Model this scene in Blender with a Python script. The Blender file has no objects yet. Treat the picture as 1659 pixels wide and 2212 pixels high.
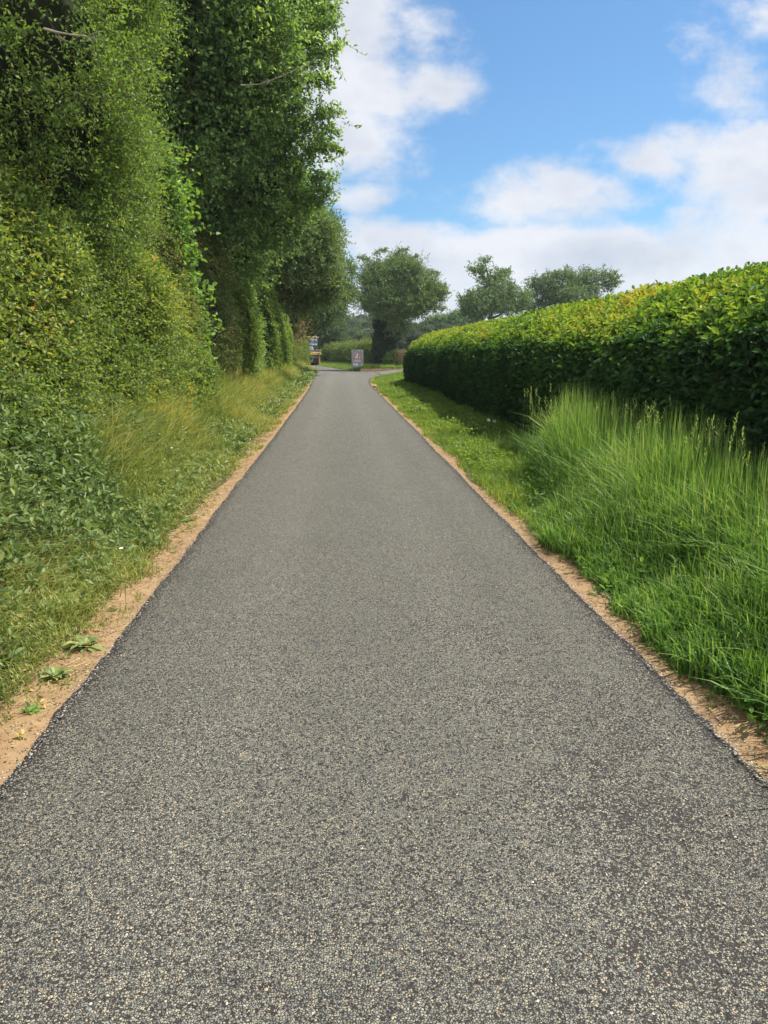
import bpy, math
import numpy as np
from math import radians as R_, sin, cos, pi

sc = bpy.context.scene
# ------------------------------------------------------------------ camera
CAM_H = 1.55; HAZE = 0.0003
AZ, PITCH = R_(3.403), R_(12.022)          # turned slightly right of the road, tilted down
cam_d = bpy.data.cameras.new('camera'); cam = bpy.data.objects.new('camera', cam_d)
sc.collection.objects.link(cam); sc.camera = cam
cam.location = (0, 0, CAM_H)
cam.rotation_euler = (pi/2 - PITCH, 0, -AZ)
cam_d.sensor_fit = 'VERTICAL'; cam_d.sensor_height = 24.0
cam_d.lens = 24.0*1620/2212
cam_d.clip_start = 0.05; cam_d.clip_end = 6000

# ------------------------------------------------------------------ sun + sky
SUN_AZ, SUN_EL = R_(66), R_(60)
sun_d = bpy.data.lights.new('sun', 'SUN'); sun = bpy.data.objects.new('sun', sun_d)
sc.collection.objects.link(sun)
sun_d.energy = 5.0; sun_d.angle = R_(0.5); sun_d.color = (1.0, 0.95, 0.87)
sun.rotation_euler = (pi/2 - SUN_EL, 0, pi - SUN_AZ)
sc.view_settings.view_transform = 'Standard'; sc.view_settings.look = 'None'
sc.view_settings.exposure = 0.7; sc.view_settings.gamma = 1.0
sc.cycles.max_bounces = 8; sc.cycles.transparent_max_bounces = 4
sc.cycles.diffuse_bounces = 5; sc.cycles.glossy_bounces = 2; sc.cycles.transmission_bounces = 4
sc.cycles.volume_bounces = 0
sc.cycles.sample_clamp_indirect = 4
sc.cycles.use_denoising = True

class NT:
    """tiny node-tree helper"""
    def __init__(s, tree): s.t = tree; s.n = tree.nodes; s.l = tree.links
    def add(s, typ, **kw):
        n = s.n.new(typ)
        for k, v in kw.items(): setattr(n, k, v)
        return n
    def put(s, sock, v):
        if isinstance(v, bpy.types.NodeSocket): s.l.new(v, sock)
        elif v is not None: sock.default_value = v
    def math(s, op, a, b=None, c=None, clamp=False):
        n = s.add('ShaderNodeMath', operation=op, use_clamp=clamp)
        for i, v in enumerate((a, b, c)): s.put(n.inputs[i], v)
        return n.outputs[0]
    def smooth(s, v, a, b, lo=0.0, hi=1.0):
        n = s.add('ShaderNodeMapRange', interpolation_type='SMOOTHSTEP')
        for i, q in enumerate((v, a, b, lo, hi)): s.put(n.inputs[i], q)
        return n.outputs[0]
    def noise(s, vec, scale, detail=3, rough=.55, dim='3D', out=0):
        n = s.add('ShaderNodeTexNoise', noise_dimensions=dim)
        s.put(n.inputs['Vector'], vec); n.inputs['Scale'].default_value = scale
        n.inputs['Detail'].default_value = detail; n.inputs['Roughness'].default_value = rough
        return n.outputs[out]
    def mix(s, f, a, b, blend='MIX'):
        n = s.add('ShaderNodeMix', data_type='RGBA', blend_type=blend)
        s.put(n.inputs[0], f); s.put(n.inputs[6], a); s.put(n.inputs[7], b)
        return n.outputs[2]
    def ramp(s, f, stops, interp='LINEAR'):
        n = s.add('ShaderNodeValToRGB'); n.color_ramp.interpolation = interp
        e = n.color_ramp.elements
        while len(e) < len(stops): e.new(0.5)
        for k, (p, c) in enumerate(stops):
            e[k].position = p; e[k].color = (*c, 1) if len(c) == 3 else c
        s.put(n.inputs[0], f); return n.outputs[0]

w = bpy.data.worlds.new('World'); sc.world = w; w.use_nodes = True
nt = NT(w.node_tree); nt.n.clear()
sky = nt.add('ShaderNodeTexSky', sky_type='NISHITA', sun_disc=False)
sky.sun_elevation = SUN_EL; sky.sun_rotation = SUN_AZ; sky.altitude = 50
sky.air_density = 1.0; sky.dust_density = 0.6; sky.ozone_density = 2.5
tc = nt.add('ShaderNodeTexCoord').outputs['Generated']
sep = nt.add('ShaderNodeSeparateXYZ'); nt.put(sep.inputs[0], tc)
dx, dy, dz = sep.outputs
ay = nt.math('MAXIMUM', nt.math('ABSOLUTE', dy), .12)
u = nt.math('DIVIDE', dx, ay); v = nt.math('DIVIDE', dz, ay)
cv = nt.add('ShaderNodeCombineXYZ'); nt.put(cv.inputs[0], u); nt.put(cv.inputs[1], nt.math('MULTIPLY', v, 1.55)); nt.put(cv.inputs[2], nt.math('SIGN', dy))
n1 = nt.noise(cv.outputs[0], 8.0, 10, .60)
n2 = nt.noise(cv.outputs[0], 2.6, 4, .5)
nn = nt.math('ADD', nt.math('MULTIPLY', nt.math('SUBTRACT', n1, .5), 3.6), nt.math('MULTIPLY', nt.math('SUBTRACT', n2, .5), 0.9))
# clouds as soft masses given by direction: (centre, half-size, thickness)
blobs = [(-.01,.40,.115,.12,1.25),(.02,.315,.12,.06,1.0),(.12,.325,.075,.035,.9),(.02,.255,.085,.05,1.3),
         (.03,.192,.055,.018,1.0),(.225,.183,.09,.028,1.1),(.31,.203,.10,.036,1.1),(.40,.228,.09,.032,.9),
         (.50,.235,.10,.05,1.1),(.56,.19,.09,.03,1.0),(.50,.345,.06,.05,.75),(.53,.39,.05,.04,.5),(.30,.115,.30,.045,1.5),
         (.08,.135,.14,.03,.9),(.62,.13,.25,.06,1.2),(.30,.06,.9,.05,1.0),(-.3,.3,.2,.2,1.2),(1.0,.3,.25,.12,1.0),(-.9,.5,.4,.2,1.0),(.75,.65,.3,.12,.9)]
den = None
for (bu, bv, ru, rv, th) in blobs:
    a = nt.math('POWER', nt.math('DIVIDE', nt.math('SUBTRACT', u, bu), ru), 2.0)
    b = nt.math('POWER', nt.math('DIVIDE', nt.math('SUBTRACT', v, bv), rv), 2.0)
    e = nt.math('MULTIPLY', nt.math('SUBTRACT', 1.17, nt.math('SQRT', nt.math('ADD', a, b))), th)
    den = e if den is None else nt.math('SMOOTH_MAX', den, e, .18)
cov = nt.math('ADD', nt.math('MAXIMUM', den, -1.2), nn)
mask = nt.smooth(cov, -.30, .85)
# wispy thin veil
veil = nt.smooth(nt.noise(cv.outputs[0], 3.4, 7, .65), .55, .95, 0, .3)
mask = nt.math('MAXIMUM', mask, veil)
mask = nt.math('MULTIPLY', mask, nt.smooth(dz, -.02, .02))
# thick parts are lit white on top, grey-blue below: compare thickness a little higher up
sh = nt.noise(cv.outputs[0], 7.0, 6, .55)
under = nt.smooth(cov, .55, 1.9, 0, .55)
lum = nt.math('ADD', nt.math('SUBTRACT', nt.math('MULTIPLY', nt.math('SUBTRACT', sh, .5), 2.2), under), .78, None, True)
ccol = nt.mix(lum, (3.9, 4.2, 4.8, 1), (5.6, 5.65, 5.9, 1))
# unseen extra-bright clouds added behind the camera, as fill light for surfaces facing it
back = nt.smooth(dy, -.05, -.55)
ccol = nt.mix(back, ccol, (15.0, 14.6, 14.2, 1))
mask = nt.math('MAXIMUM', mask, nt.math('MULTIPLY', nt.math('MULTIPLY', back, nt.smooth(n2, .34, .56)), nt.smooth(dz, .0, .10)))
hs = nt.add('ShaderNodeHueSaturation'); nt.put(hs.inputs['Color'], sky.outputs[0]); hs.inputs['Saturation'].default_value = 1.0; hs.inputs['Value'].default_value = 1.0
skyc = nt.mix(1.0, hs.outputs[0], (.55, .78, .90, 1), 'MULTIPLY')
full = nt.mix(nt.math('MULTIPLY', mask, .93), skyc, ccol)
bg = nt.add('ShaderNodeBackground'); nt.put(bg.inputs[0], full); bg.inputs[1].default_value = 0.10
wo = nt.add('ShaderNodeOutputWorld'); nt.l.new(bg.outputs[0], wo.inputs[0])

# ------------------------------------------------------------------ pixel <-> place helper
_F = np.array([sin(AZ)*cos(PITCH), cos(AZ)*cos(PITCH), -sin(PITCH)]); _Rt = np.array([cos(AZ), -sin(AZ), 0]); _U = np.cross(_Rt, _F)
def at(x, y, Y):
    d = _F + _Rt*(x-829.5)/1620 - _U*(y-1106)/1620
    return np.array([0, 0, CAM_H]) + d*Y/d[1]

# ------------------------------------------------------------------ mesh helpers
rng = np.random.default_rng(11)
def U(a, b, n=None): return rng.uniform(a, b, n)
def nrm(v): return v/np.maximum(np.linalg.norm(v, axis=-1, keepdims=True), 1e-9)
def rdir(n): return nrm(rng.normal(size=(n, 3)))
_nk = {}
def wob(P, freq, seed=0, octv=3):
    """smooth pseudo-noise, roughly -1..1"""
    out = np.zeros(len(P)); amp = 1.0; tot = 0
    for o in range(octv):
        key = (seed, o)
        if key not in _nk:
            r = np.random.default_rng(seed*17+o+5); _nk[key] = (r.normal(size=(6, 3)), r.uniform(0, 6.28, 6))
        K, ph = _nk[key]
        out += amp*np.sin(P@(K.T*freq*(1.9**o))+ph).sum(1)/2.6; tot += amp; amp *= .55
    return out/tot

def mesh_np(name, verts, groups, mats, attrs=None, mat_ids=None, parent=None, smooth=False):
    """groups: list of (n,k) int arrays of polygons"""
    me = bpy.data.meshes.new(name)
    verts = np.asarray(verts, np.float32)
    me.vertices.add(len(verts)); me.vertices.foreach_set('co', verts.ravel())
    tot = np.concatenate([np.full(len(g), g.shape[1], np.int32) for g in groups])
    idx = np.concatenate([g.ravel() for g in groups]).astype(np.int32)
    start = np.concatenate([[0], np.cumsum(tot)[:-1]]).astype(np.int32)
    me.loops.add(len(idx)); me.loops.foreach_set('vertex_index', idx)
    me.polygons.add(len(tot)); me.polygons.foreach_set('loop_start', start); me.polygons.foreach_set('loop_total', tot)
    if mat_ids is not None: me.polygons.foreach_set('material_index', np.asarray(mat_ids, np.int32))
    me.polygons.foreach_set('use_smooth', np.full(len(tot), smooth, bool))
    for m in (mats if isinstance(mats, (list, tuple)) else [mats]): me.materials.append(m)
    for k, v in (attrs or {}).items():
        a = me.attributes.new(k, 'FLOAT', 'POINT'); a.data.foreach_set('value', np.asarray(v, np.float32))
    me.update(calc_edges=True)
    o = bpy.data.objects.new(name, me); sc.collection.objects.link(o)
    if parent is not None: o.parent = parent
    return o

class Acc:
    """collects pieces of one mesh"""
    def __init__(s): s.v = []; s.g = []; s.m = []; s.t = []; s.n = 0
    def add(s, verts, groups, tint=0.5, mat=0):
        verts = np.asarray(verts, float).reshape(-1, 3)
        for g in groups:
            g = np.asarray(g)
            s.g.append(g + s.n); s.m.append(np.full(len(g), mat))
        s.v.append(verts); s.t.append(np.broadcast_to(np.asarray(tint, float), (len(verts),)) if np.ndim(tint) == 0 else np.asarray(tint)); s.n += len(verts)
    def build(s, name, mats, parent=None, smooth=False, origin=None):
        v = np.concatenate(s.v)
        if origin is not None: v = v - np.asarray(origin)
        o = mesh_np(name, v, s.g, mats, {'tint': np.concatenate(s.t)}, np.concatenate(s.m), parent, smooth)
        if origin is not None: o.location = origin
        return o

def tag(o, label=None, cat=None, group=None, kind=None):
    if label: o['label'] = label
    if cat: o['category'] = cat
    if group: o['group'] = group
    if kind: o['kind'] = kind
    return o
def empty(name, loc, rz=0):
    o = bpy.data.objects.new(name, None); sc.collection.objects.link(o); o.location = loc; o.rotation_euler = (0, 0, rz); o.empty_display_size = .2
    return o

def leaves(acc, P, D, N, L, W, tint, shape='q', fold=.22, droop=.12, mat=0):
    """leaf blades. P base, D along, N face normal"""
    n = len(P); L = np.broadcast_to(L, (n,))[:, None]; W = np.broadcast_to(W, (n,))[:, None]
    D = nrm(D); S = nrm(np.cross(D, N)); N = np.cross(S, D)
    if shape == 'q':
        V = np.stack([P, P+D*L*.42+S*W*.5+N*W*fold, P+D*L-N*L*droop, P+D*L*.42-S*W*.5+N*W*fold], 1)
        F = np.array([[0, 1, 2, 3]]); k = 4
    elif shape == 'o':          # oval, two faces along the midrib
        V = np.stack([P, P+D*L*.22+S*W*.42+N*W*fold, P+D*L*.68+S*W*.44+N*W*fold-N*L*droop*.5, P+D*L-N*L*droop,
                      P+D*L*.68-S*W*.44+N*W*fold-N*L*droop*.5, P+D*L*.22-S*W*.42+N*W*fold], 1)
        F = np.array([[0, 1, 2, 3], [0, 3, 4, 5]]); k = 6
    V = V.reshape(-1, 3)
    F = (F[None] + (np.arange(n)*k)[:, None, None]).reshape(-1, 4)
    acc.add(V, [F], np.repeat(tint, k), mat)

def twigs(acc, A, B, r, tint=.3, mat=1):
    """thin three-sided sticks from A to B"""
    n = len(A); D = nrm(B-A); ref = np.where(np.abs(D[:, 2:3]) > .9, np.array([[1., 0, 0]]), np.array([[0, 0, 1.]]))
    X = nrm(np.cross(D, ref)); Y = np.cross(D, X); r = np.broadcast_to(r, (n,))[:, None]
    ring = [X*cos(a)+Y*sin(a) for a in (0, 2.09, 4.19)]
    V = np.stack([A+q*r for q in ring]+[B+q*r*.55 for q in ring], 1).reshape(-1, 3)
    F = np.array([[0, 1, 4, 3], [1, 2, 5, 4], [2, 0, 3, 5]])
    F = (F[None]+(np.arange(n)*6)[:, None, None]).reshape(-1, 4)
    acc.add(V, [F], np.full(n*6, tint), mat)

def sprays(acc, O, Dr, Ln, k, lL, lW, tone, shape='q', up=.5, grav=.25, twig=0.0, spread=.9, tj=.5, droop=.12, fold=.22, out=None):
    """small leafy shoots: k leaves along each"""
    n = len(O); Dr = nrm(Dr); Ln = np.broadcast_to(Ln, (n,)); lL = np.broadcast_to(lL, (n,)); lW = np.broadcast_to(lW, (n,))
    t = (np.arange(k)+.6+U(-.3, .3, (n, k)))/k
    P = O[:, None]+Dr[:, None]*(Ln[:, None]*t)[..., None]
    P[..., 2] -= grav*Ln[:, None]*t*t
    ref = nrm(np.cross(Dr, rdir(n)))
    ang = (np.arange(k)*2.4)[None]+U(0, 1.2, (n, k))
    b = np.cross(Dr, ref)
    side = ref[:, None]*np.cos(ang)[..., None]+b[:, None]*np.sin(ang)[..., None]
    D = nrm(Dr[:, None]*(.35+.5*t)[..., None]+side*spread+rng.normal(size=(n, k, 3))*.25)
    base = (Dr if out is None else out)
    N = nrm(base[:, None]*.45+np.array([0, 0, up])+rng.normal(size=(n, k, 3))*.45)
    s = U(.65, 1.2, (n, k))
    tint = np.clip(tone[:, None]+U(-.5, .5, (n, k))*tj+.12*(t-.5), 0, 1)
    leaves(acc, P.reshape(-1, 3), D.reshape(-1, 3), N.reshape(-1, 3), (lL[:, None]*s).ravel(), (lW[:, None]*s).ravel(), tint.ravel(), shape, fold, droop)
    if twig > 0:
        E = O+Dr*Ln[:, None]*.95; E[:, 2] -= grav*Ln*.9
        twigs(acc, O, E, twig)

# ------------------------------------------------------------------ materials
def mat(name):
    m = bpy.data.materials.new(name); m.use_nodes = True; t = NT(m.node_tree); t.n.clear()
    out = t.add('ShaderNodeOutputMaterial'); return m, t, out
def leaf_mat(name, stops, trans=.42, rough=.5, spec=.25, tcol=(1.35, 1.3, .5)):
    m, t, out = mat(name)
    a = t.add('ShaderNodeAttribute', attribute_name='tint')
    geo = t.add('ShaderNodeNewGeometry')
    big = t.noise(geo.outputs['Position'], 1.1, 2)
    f = t.math('ADD', a.outputs['Fac'], t.math('MULTIPLY', t.math('SUBTRACT', big, .5), .35), None, True)
    c = t.ramp(f, stops)
    p = t.add('ShaderNodeBsdfPrincipled'); t.put(p.inputs['Base Color'], c)
    p.inputs['Roughness'].default_value = rough; p.inputs['Specular IOR Level'].default_value = spec
    tr = t.add('ShaderNodeBsdfTranslucent'); t.put(tr.inputs[0], t.mix(1.0, c, (*tcol, 1), 'MULTIPLY'))
    mx = t.add('ShaderNodeMixShader'); mx.inputs[0].default_value = trans
    t.l.new(p.outputs[0], mx.inputs[1]); t.l.new(tr.outputs[0], mx.inputs[2]); t.l.new(mx.outputs[0], out.inputs[0])
    return m
def plain(name, col, rough=.5, metal=0.0, var=.25, scale=8.0, bump=0.0, spec=.5, emit=None):
    m, t, out = mat(name)
    p = t.add('ShaderNodeBsdfPrincipled')
    tcn = t.add('ShaderNodeTexCoord').outputs['Object']
    n = t.noise(tcn, scale, 5, .6)
    f = t.smooth(n, .3, .7, 1-var, 1+var*.4)
    c = t.mix(1.0, (*col, 1), f, 'MULTIPLY')
    t.put(p.inputs['Base Color'], c); p.inputs['Roughness'].default_value = rough; p.inputs['Metallic'].default_value = metal
    p.inputs['Specular IOR Level'].default_value = spec
    if bump:
        b = t.add('ShaderNodeBump'); b.inputs['Strength'].default_value = 1; b.inputs['Distance'].default_value = bump
        t.put(b.inputs['Height'], n); t.l.new(b.outputs[0], p.inputs['Normal'])
    t.l.new(p.outputs[0], out.inputs[0]); return m

M = {}
M['hawthorn'] = leaf_mat('hawthorn_leaf', [(0, (0.055, 0.107, 0.027)), (.45, (0.139, 0.222, 0.051)), (.8, (0.280, 0.346, 0.073)), (.96, (0.411, 0.396, 0.091)), (1, (0.559, 0.281, 0.091))])
M['thorn_back'] = leaf_mat('blackthorn_leaf', [(0, (0.063, 0.123, 0.030)), (.5, (0.157, 0.258, 0.057)), (.85, (0.284, 0.402, 0.087)), (1, (0.455, 0.446, 0.129))])
M['broad'] = leaf_mat('broad_leaf', [(0, (0.065, 0.133, 0.049)), (.5, (0.152, 0.260, 0.086)), (.85, (0.292, 0.439, 0.127)), (1, (0.474, 0.574, 0.177))], trans=.42)
M['hazel'] = leaf_mat('hazel_leaf', [(0, (0.064, 0.145, 0.035)), (.5, (0.135, 0.246, 0.056)), (1, (0.255, 0.392, 0.088))])
M['mixed'] = leaf_mat('mixed_hedge_leaf', [(0, (0.046, 0.088, 0.024)), (.5, (0.115, 0.177, 0.046)), (.85, (0.209, 0.265, 0.062)), (.97, (0.334, 0.284, 0.103)), (1, (0.460, 0.232, 0.103))])
M['lime'] = leaf_mat('bindweed_leaf', [(0, (.07, .13, .028)), (.5, (.17, .26, .05)), (1, (.31, .39, .09))])
M['far'] = leaf_mat('far_leaf', [(0, (0.037, 0.077, 0.030)), (.5, (0.081, 0.140, 0.049)), (1, (0.159, 0.221, 0.083))], trans=.28)
M['oak'] = leaf_mat('oak_leaf', [(0, (0.066, 0.121, 0.044)), (.5, (0.136, 0.224, 0.075)), (1, (0.258, 0.331, 0.121))], trans=.3)
M['ivy'] = leaf_mat('ivy_leaf', [(0, (0.020, 0.049, 0.020)), (.6, (0.043, 0.087, 0.029)), (1, (0.087, 0.145, 0.043))], trans=.2)
M['beech'] = leaf_mat('beech_leaf', [(0, (.022, .056, .020)), (.35, (.04, .098, .026)), (.56, (.08, .17, .034)), (.74, (.19, .30, .042)), (.93, (.36, .42, .055)), (1, (.42, .30, .07))], trans=.36, rough=.6, spec=.18)
M['grass'] = leaf_mat('lush_grass', [(0, (0.048, 0.117, 0.025)), (.5, (0.121, 0.240, 0.046)), (.85, (0.230, 0.369, 0.090)), (1, (0.399, 0.468, 0.180))], trans=.42, tcol=(1.2, 1.2, .5))
M['verge'] = leaf_mat('verge_grass', [(0, (0.080, 0.150, 0.026)), (.5, (0.165, 0.262, 0.045)), (.85, (0.27, 0.345, 0.065)), (1, (0.40, 0.37, 0.13))], trans=.4)
M['dry'] = leaf_mat('drying_grass', [(0, (0.068, 0.121, 0.027)), (.35, (0.163, 0.226, 0.048)), (.65, (0.284, 0.326, 0.090)), (.87, (0.462, 0.441, 0.180)), (1, (0.555, 0.459, 0.197))], trans=.35)
M['nettle'] = leaf_mat('nettle_leaf', [(0, (0.077, 0.130, 0.046)), (.5, (0.154, 0.227, 0.074)), (.9, (0.287, 0.330, 0.105)), (1, (0.620, 0.417, 0.147))], trans=.3)
M['straw'] = leaf_mat('straw', [(0, (.20, .12, .05)), (.5, (.36, .24, .11)), (1, (.55, .42, .22))], trans=.15)
M['bark'] = plain('bark', (.10, .078, .055), .85, var=.5, scale=14, bump=.02, spec=.2)
M['twig'] = plain('twig', (.13, .10, .065), .8, var=.4, scale=20, spec=.2)
M['core'] = plain('shaded_twigs', (.030, .034, .018), .9, var=.5, scale=6, spec=.1)  # dark base colour carries the shade inside foliage

# ------------------------------------------------------------------ setting: ground, road
def lerp(y, tab):
    t = np.array(tab); return np.interp(y, t[:, 0], t[:, 1])
XL = [(-6, -1.24), (16, -1.23), (30, -1.27), (36, -1.33), (43, -1.5), (60, -1.75), (75, -2.15), (92, -4.9), (106, -9), (125, -18)]
XR = [(-6, 1.56), (34, 1.55), (40, 1.62), (46, 1.95), (50, 2.45), (51.5, 3.0), (62.0, 3.0), (62.3, 1.45), (66, .9), (72.7, -.15), (80, -.95), (92, -2.56), (106, -6.2), (125, -14)]
def edgewob(y, s):
    P = np.stack([y, y*0, y*0], 1)
    return 0.020*wob(P, 2.2, s, 4)+.009*wob(P, 19.0, s+1, 3)+.006*wob(P, 70.0, s+2, 2)
def sstep(a, b, x):
    t = np.clip((x-a)/(b-a), 0, 1); return t*t*(3-2*t)
def ground_z(x, y):
    x = np.asarray(x, float); y = np.asarray(y, float)
    l = lerp(y, XL)-x; r = x-lerp(y, XR)
    z = -.03+sstep(.45, 2.1, l)*.48+sstep(.2, 1.5, r)*.14
    far = np.hypot(x*.6, y)
    z += sstep(90, 520, y)*9.0+sstep(500, 1500, far)*4
    z += sstep(6, 60, np.abs(x))*np.sin(x*.05+1)*.3
    m = (l > .1) | (r > .1)
    P = np.stack([x, y, x*0], -1).reshape(-1, 3)
    z += np.where(m, .018*wob(P, 2.6, 3, 3).reshape(x.shape), 0)
    return z
def axis(parts):
    out = []
    for a, b, s in parts: out += list(np.arange(a, b, s))
    return np.array(out+[parts[-1][1]])
gx = axis([(-720, -300, 60), (-300, -40, 20), (-40, -8, 2), (-8, -2.6, .3), (-2.6, -1.0, .05), (-1.0, 1.4, .3), (1.4, 2.4, .05), (2.4, 8, .3), (8, 40, 2), (40, 300, 20), (300, 720, 60)])
gy = axis([(-60, -4, 8), (-4, 1, .5), (1, 12, .08), (12, 40, .3), (40, 130, 1.0), (130, 600, 15), (600, 900, 50)])
X, Y = np.meshgrid(gx, gy)
Z = ground_z(X, Y)
idx = np.arange(X.size).reshape(X.shape)
F = np.stack([idx[:-1, :-1], idx[:-1, 1:], idx[1:, 1:], idx[1:, :-1]], -1).reshape(-1, 4)
lft = lerp(Y, XL)-X; rgt = X-lerp(Y, XR)
dist = np.maximum(lft, rgt)
wdt = np.where(lft > 0, .28, .25)+.15*wob(np.stack([X, Y*1.0, X*0], -1).reshape(-1, 3), 1.6, 9, 3).reshape(X.shape)
strip = 1-sstep(wdt*.6, wdt*1.5, dist)
m, t, out = mat('earth')
a = t.add('ShaderNodeAttribute', attribute_name='strip'); pos = t.add('ShaderNodeNewGeometry').outputs['Position']
nz = t.noise(pos, 9, 6, .65); nf = t.noise(pos, 120, 4, .7); big = t.noise(pos, 1.3, 3)
sand = t.ramp(t.math('ADD', t.math('MULTIPLY', nz, .6), t.math('MULTIPLY', nf, .4)), [(.2, (.13, .08, .042)), (.45, (.25, .16, .082)), (.6, (.33, .22, .115)), (.8, (.42, .31, .18))])
vp = t.add('ShaderNodeTexVoronoi'); t.put(vp.inputs['Vector'], pos); vp.inputs['Scale'].default_value = 45
grit = t.smooth(vp.outputs['Distance'], .16, .24, 1, 0)
gsel = t.math('GREATER_THAN', t.math('MULTIPLY', t.add('ShaderNodeSeparateXYZ').outputs[0], 1), 5)
sx = t.add('ShaderNodeSeparateXYZ'); t.put(sx.inputs[0], vp.outputs['Color'])
grit = t.math('MULTIPLY', grit, t.math('GREATER_THAN', sx.outputs[0], .72))
sand = t.mix(grit, sand, t.ramp(sx.outputs[1], [(0, (.05, .045, .04)), (.4, (.25, .22, .18)), (1, (.6, .54, .44))]))
soil = t.ramp(nz, [(.3, (.035, .045, .015)), (.6, (.08, .085, .03)), (.8, (.13, .10, .05))])
fg = t.noise(pos, .02, 4)
meadow = t.ramp(fg, [(.35, (.045, .085, .02)), (.6, (.085, .14, .035))])
sp = t.add('ShaderNodeSeparateXYZ'); t.put(sp.inputs[0], pos)
soil = t.mix(t.smooth(sp.outputs[1], 60, 130), soil, meadow)
sm = t.smooth(t.math('ADD', a.outputs['Fac'], t.math('MULTIPLY', t.math('SUBTRACT', nz, .5), .8)), .3, .6)
p = t.add('ShaderNodeBsdfPrincipled'); t.put(p.inputs['Base Color'], t.mix(sm, soil, sand)); p.inputs['Roughness'].default_value = .95; p.inputs['Specular IOR Level'].default_value = .1
b = t.add('ShaderNodeBump'); b.inputs['Distance'].default_value = .012
t.put(b.inputs['Height'], t.math('ADD', t.math('MULTIPLY', nz, 1.0), t.math('ADD', t.math('MULTIPLY', nf, .35), t.math('MULTIPLY', grit, .5)))); t.l.new(b.outputs[0], p.inputs['Normal'])
t.l.new(p.outputs[0], out.inputs[0])
g = mesh_np('ground', np.stack([X, Y, Z], -1).reshape(-1, 3), [F], m, {'strip': strip.ravel()}, smooth=True)
tag(g, kind='structure')

# --- chip-sealed road
def road_material(name, old=False):
    m, t, out = mat(name)
    geo = t.add('ShaderNodeNewGeometry'); pos = geo.outputs['Position']
    wv = t.noise(pos, 95, 2, out=1)
    vm = t.add('ShaderNodeVectorMath', operation='MULTIPLY_ADD'); t.put(vm.inputs[0], wv); vm.inputs[1].default_value = (.011, .011, .011); t.put(vm.inputs[2], pos)
    def chips(scale):
        v = t.add('ShaderNodeTexVoronoi'); t.put(v.inputs['Vector'], vm.outputs[0]); v.inputs['Scale'].default_value = scale
        e = t.add('ShaderNodeTexVoronoi', feature='DISTANCE_TO_EDGE'); t.put(e.inputs['Vector'], vm.outputs[0]); e.inputs['Scale'].default_value = scale
        s = t.add('ShaderNodeSeparateXYZ'); t.put(s.inputs[0], v.outputs['Color'])
        return s.outputs, e.outputs['Distance'], v.outputs['Distance']
    (r1, g1, b1), edge, dc = chips(150)
    # stone colours: grey-green mostly, some buff, few white / orange
    col = t.ramp(r1, [(0, (.05, .052, .05)), (.14, (.10, .105, .098)), (.42, (.16, .163, .145)), (.66, (.215, .21, .18)), (.84, (.28, .26, .21)), (.95, (.31, .27, .19)), (.992, (.36, .27, .17)), (1, (.48, .46, .42))])
    patch = t.noise(pos, 1.4, 5, .6); fine = t.noise(pos, 16, 4, .6)
    sp = t.add('ShaderNodeSeparateXYZ'); t.put(sp.inputs[0], pos)
    # bitumen shows where chippings are thin: more towards the near right and in blotches, plus a painted near-road darkening
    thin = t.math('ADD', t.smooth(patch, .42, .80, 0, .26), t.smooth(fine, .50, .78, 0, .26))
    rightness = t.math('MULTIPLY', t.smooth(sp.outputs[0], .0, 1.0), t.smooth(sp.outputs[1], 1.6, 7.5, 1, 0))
    thin = t.math('ADD', t.math('MULTIPLY', thin, t.math('ADD', t.math('MULTIPLY', rightness, 1.6), .6)), t.smooth(sp.outputs[1], 1.8, 7.5, .10, .03))  # last term: near road darkened in colour for shaded gaps between stones
    ew = t.add('ShaderNodeAttribute', attribute_name='rim')
    thin = t.math('ADD', thin, t.math('MULTIPLY', ew.outputs['Fac'], t.math('ADD', .45, t.math('MULTIPLY', fine, .8))))
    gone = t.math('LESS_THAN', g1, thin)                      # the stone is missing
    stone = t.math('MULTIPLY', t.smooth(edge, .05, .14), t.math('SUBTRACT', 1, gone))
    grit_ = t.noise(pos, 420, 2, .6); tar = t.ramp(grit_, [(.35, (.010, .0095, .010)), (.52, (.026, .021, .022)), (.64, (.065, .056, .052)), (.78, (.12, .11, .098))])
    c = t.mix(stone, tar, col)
    # slight light wheel tracks where traffic polished the chippings
    trk = t.math('ADD', t.smooth(t.math('ABSOLUTE', t.math('SUBTRACT', sp.outputs[0], -.55)), 0, .45, .16, 0), t.smooth(t.math('ABSOLUTE', t.math('SUBTRACT', sp.outputs[0], .75)), 0, .4, .08, 0))
    c = t.mix(1.0, c, (1.08, 1.065, .975, 1), 'MULTIPLY')
    c = t.mix(1.0, c, t.math('ADD', t.math('ADD', .94, trk), t.math('MULTIPLY', t.math('SUBTRACT', patch, .5), .5)), 'MULTIPLY')
    if old: c = t.mix(.55, c, (.17, .16, .15, 1))
    p = t.add('ShaderNodeBsdfPrincipled'); t.put(p.inputs['Base Color'], c); t.put(p.inputs['Roughness'], t.smooth(stone, 0, 1, .75, .6))
    t.put(p.inputs['Specular IOR Level'], t.smooth(stone, 0, 1, .15, .45))
    # stones stand up with tilted tops
    tilt = t.math('MULTIPLY', b1, .8)
    h = t.math('MULTIPLY', stone, t.math('ADD', .6, t.math('ADD', tilt, t.math('MULTIPLY', dc, -.8))))
    b = t.add('ShaderNodeBump'); b.inputs['Distance'].default_value = .0045; t.put(b.inputs['Height'], h)
    t.l.new(b.outputs[0], p.inputs['Normal']); t.l.new(p.outputs[0], out.inputs[0]); return m
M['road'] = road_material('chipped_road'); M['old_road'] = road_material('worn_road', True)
ry = axis([(-5, 1, .3), (1, 14, .02), (14, 40, .1), (40, 61.8, .3), (61.8, 62.6, .1), (62.6, 125, .7)])
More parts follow.
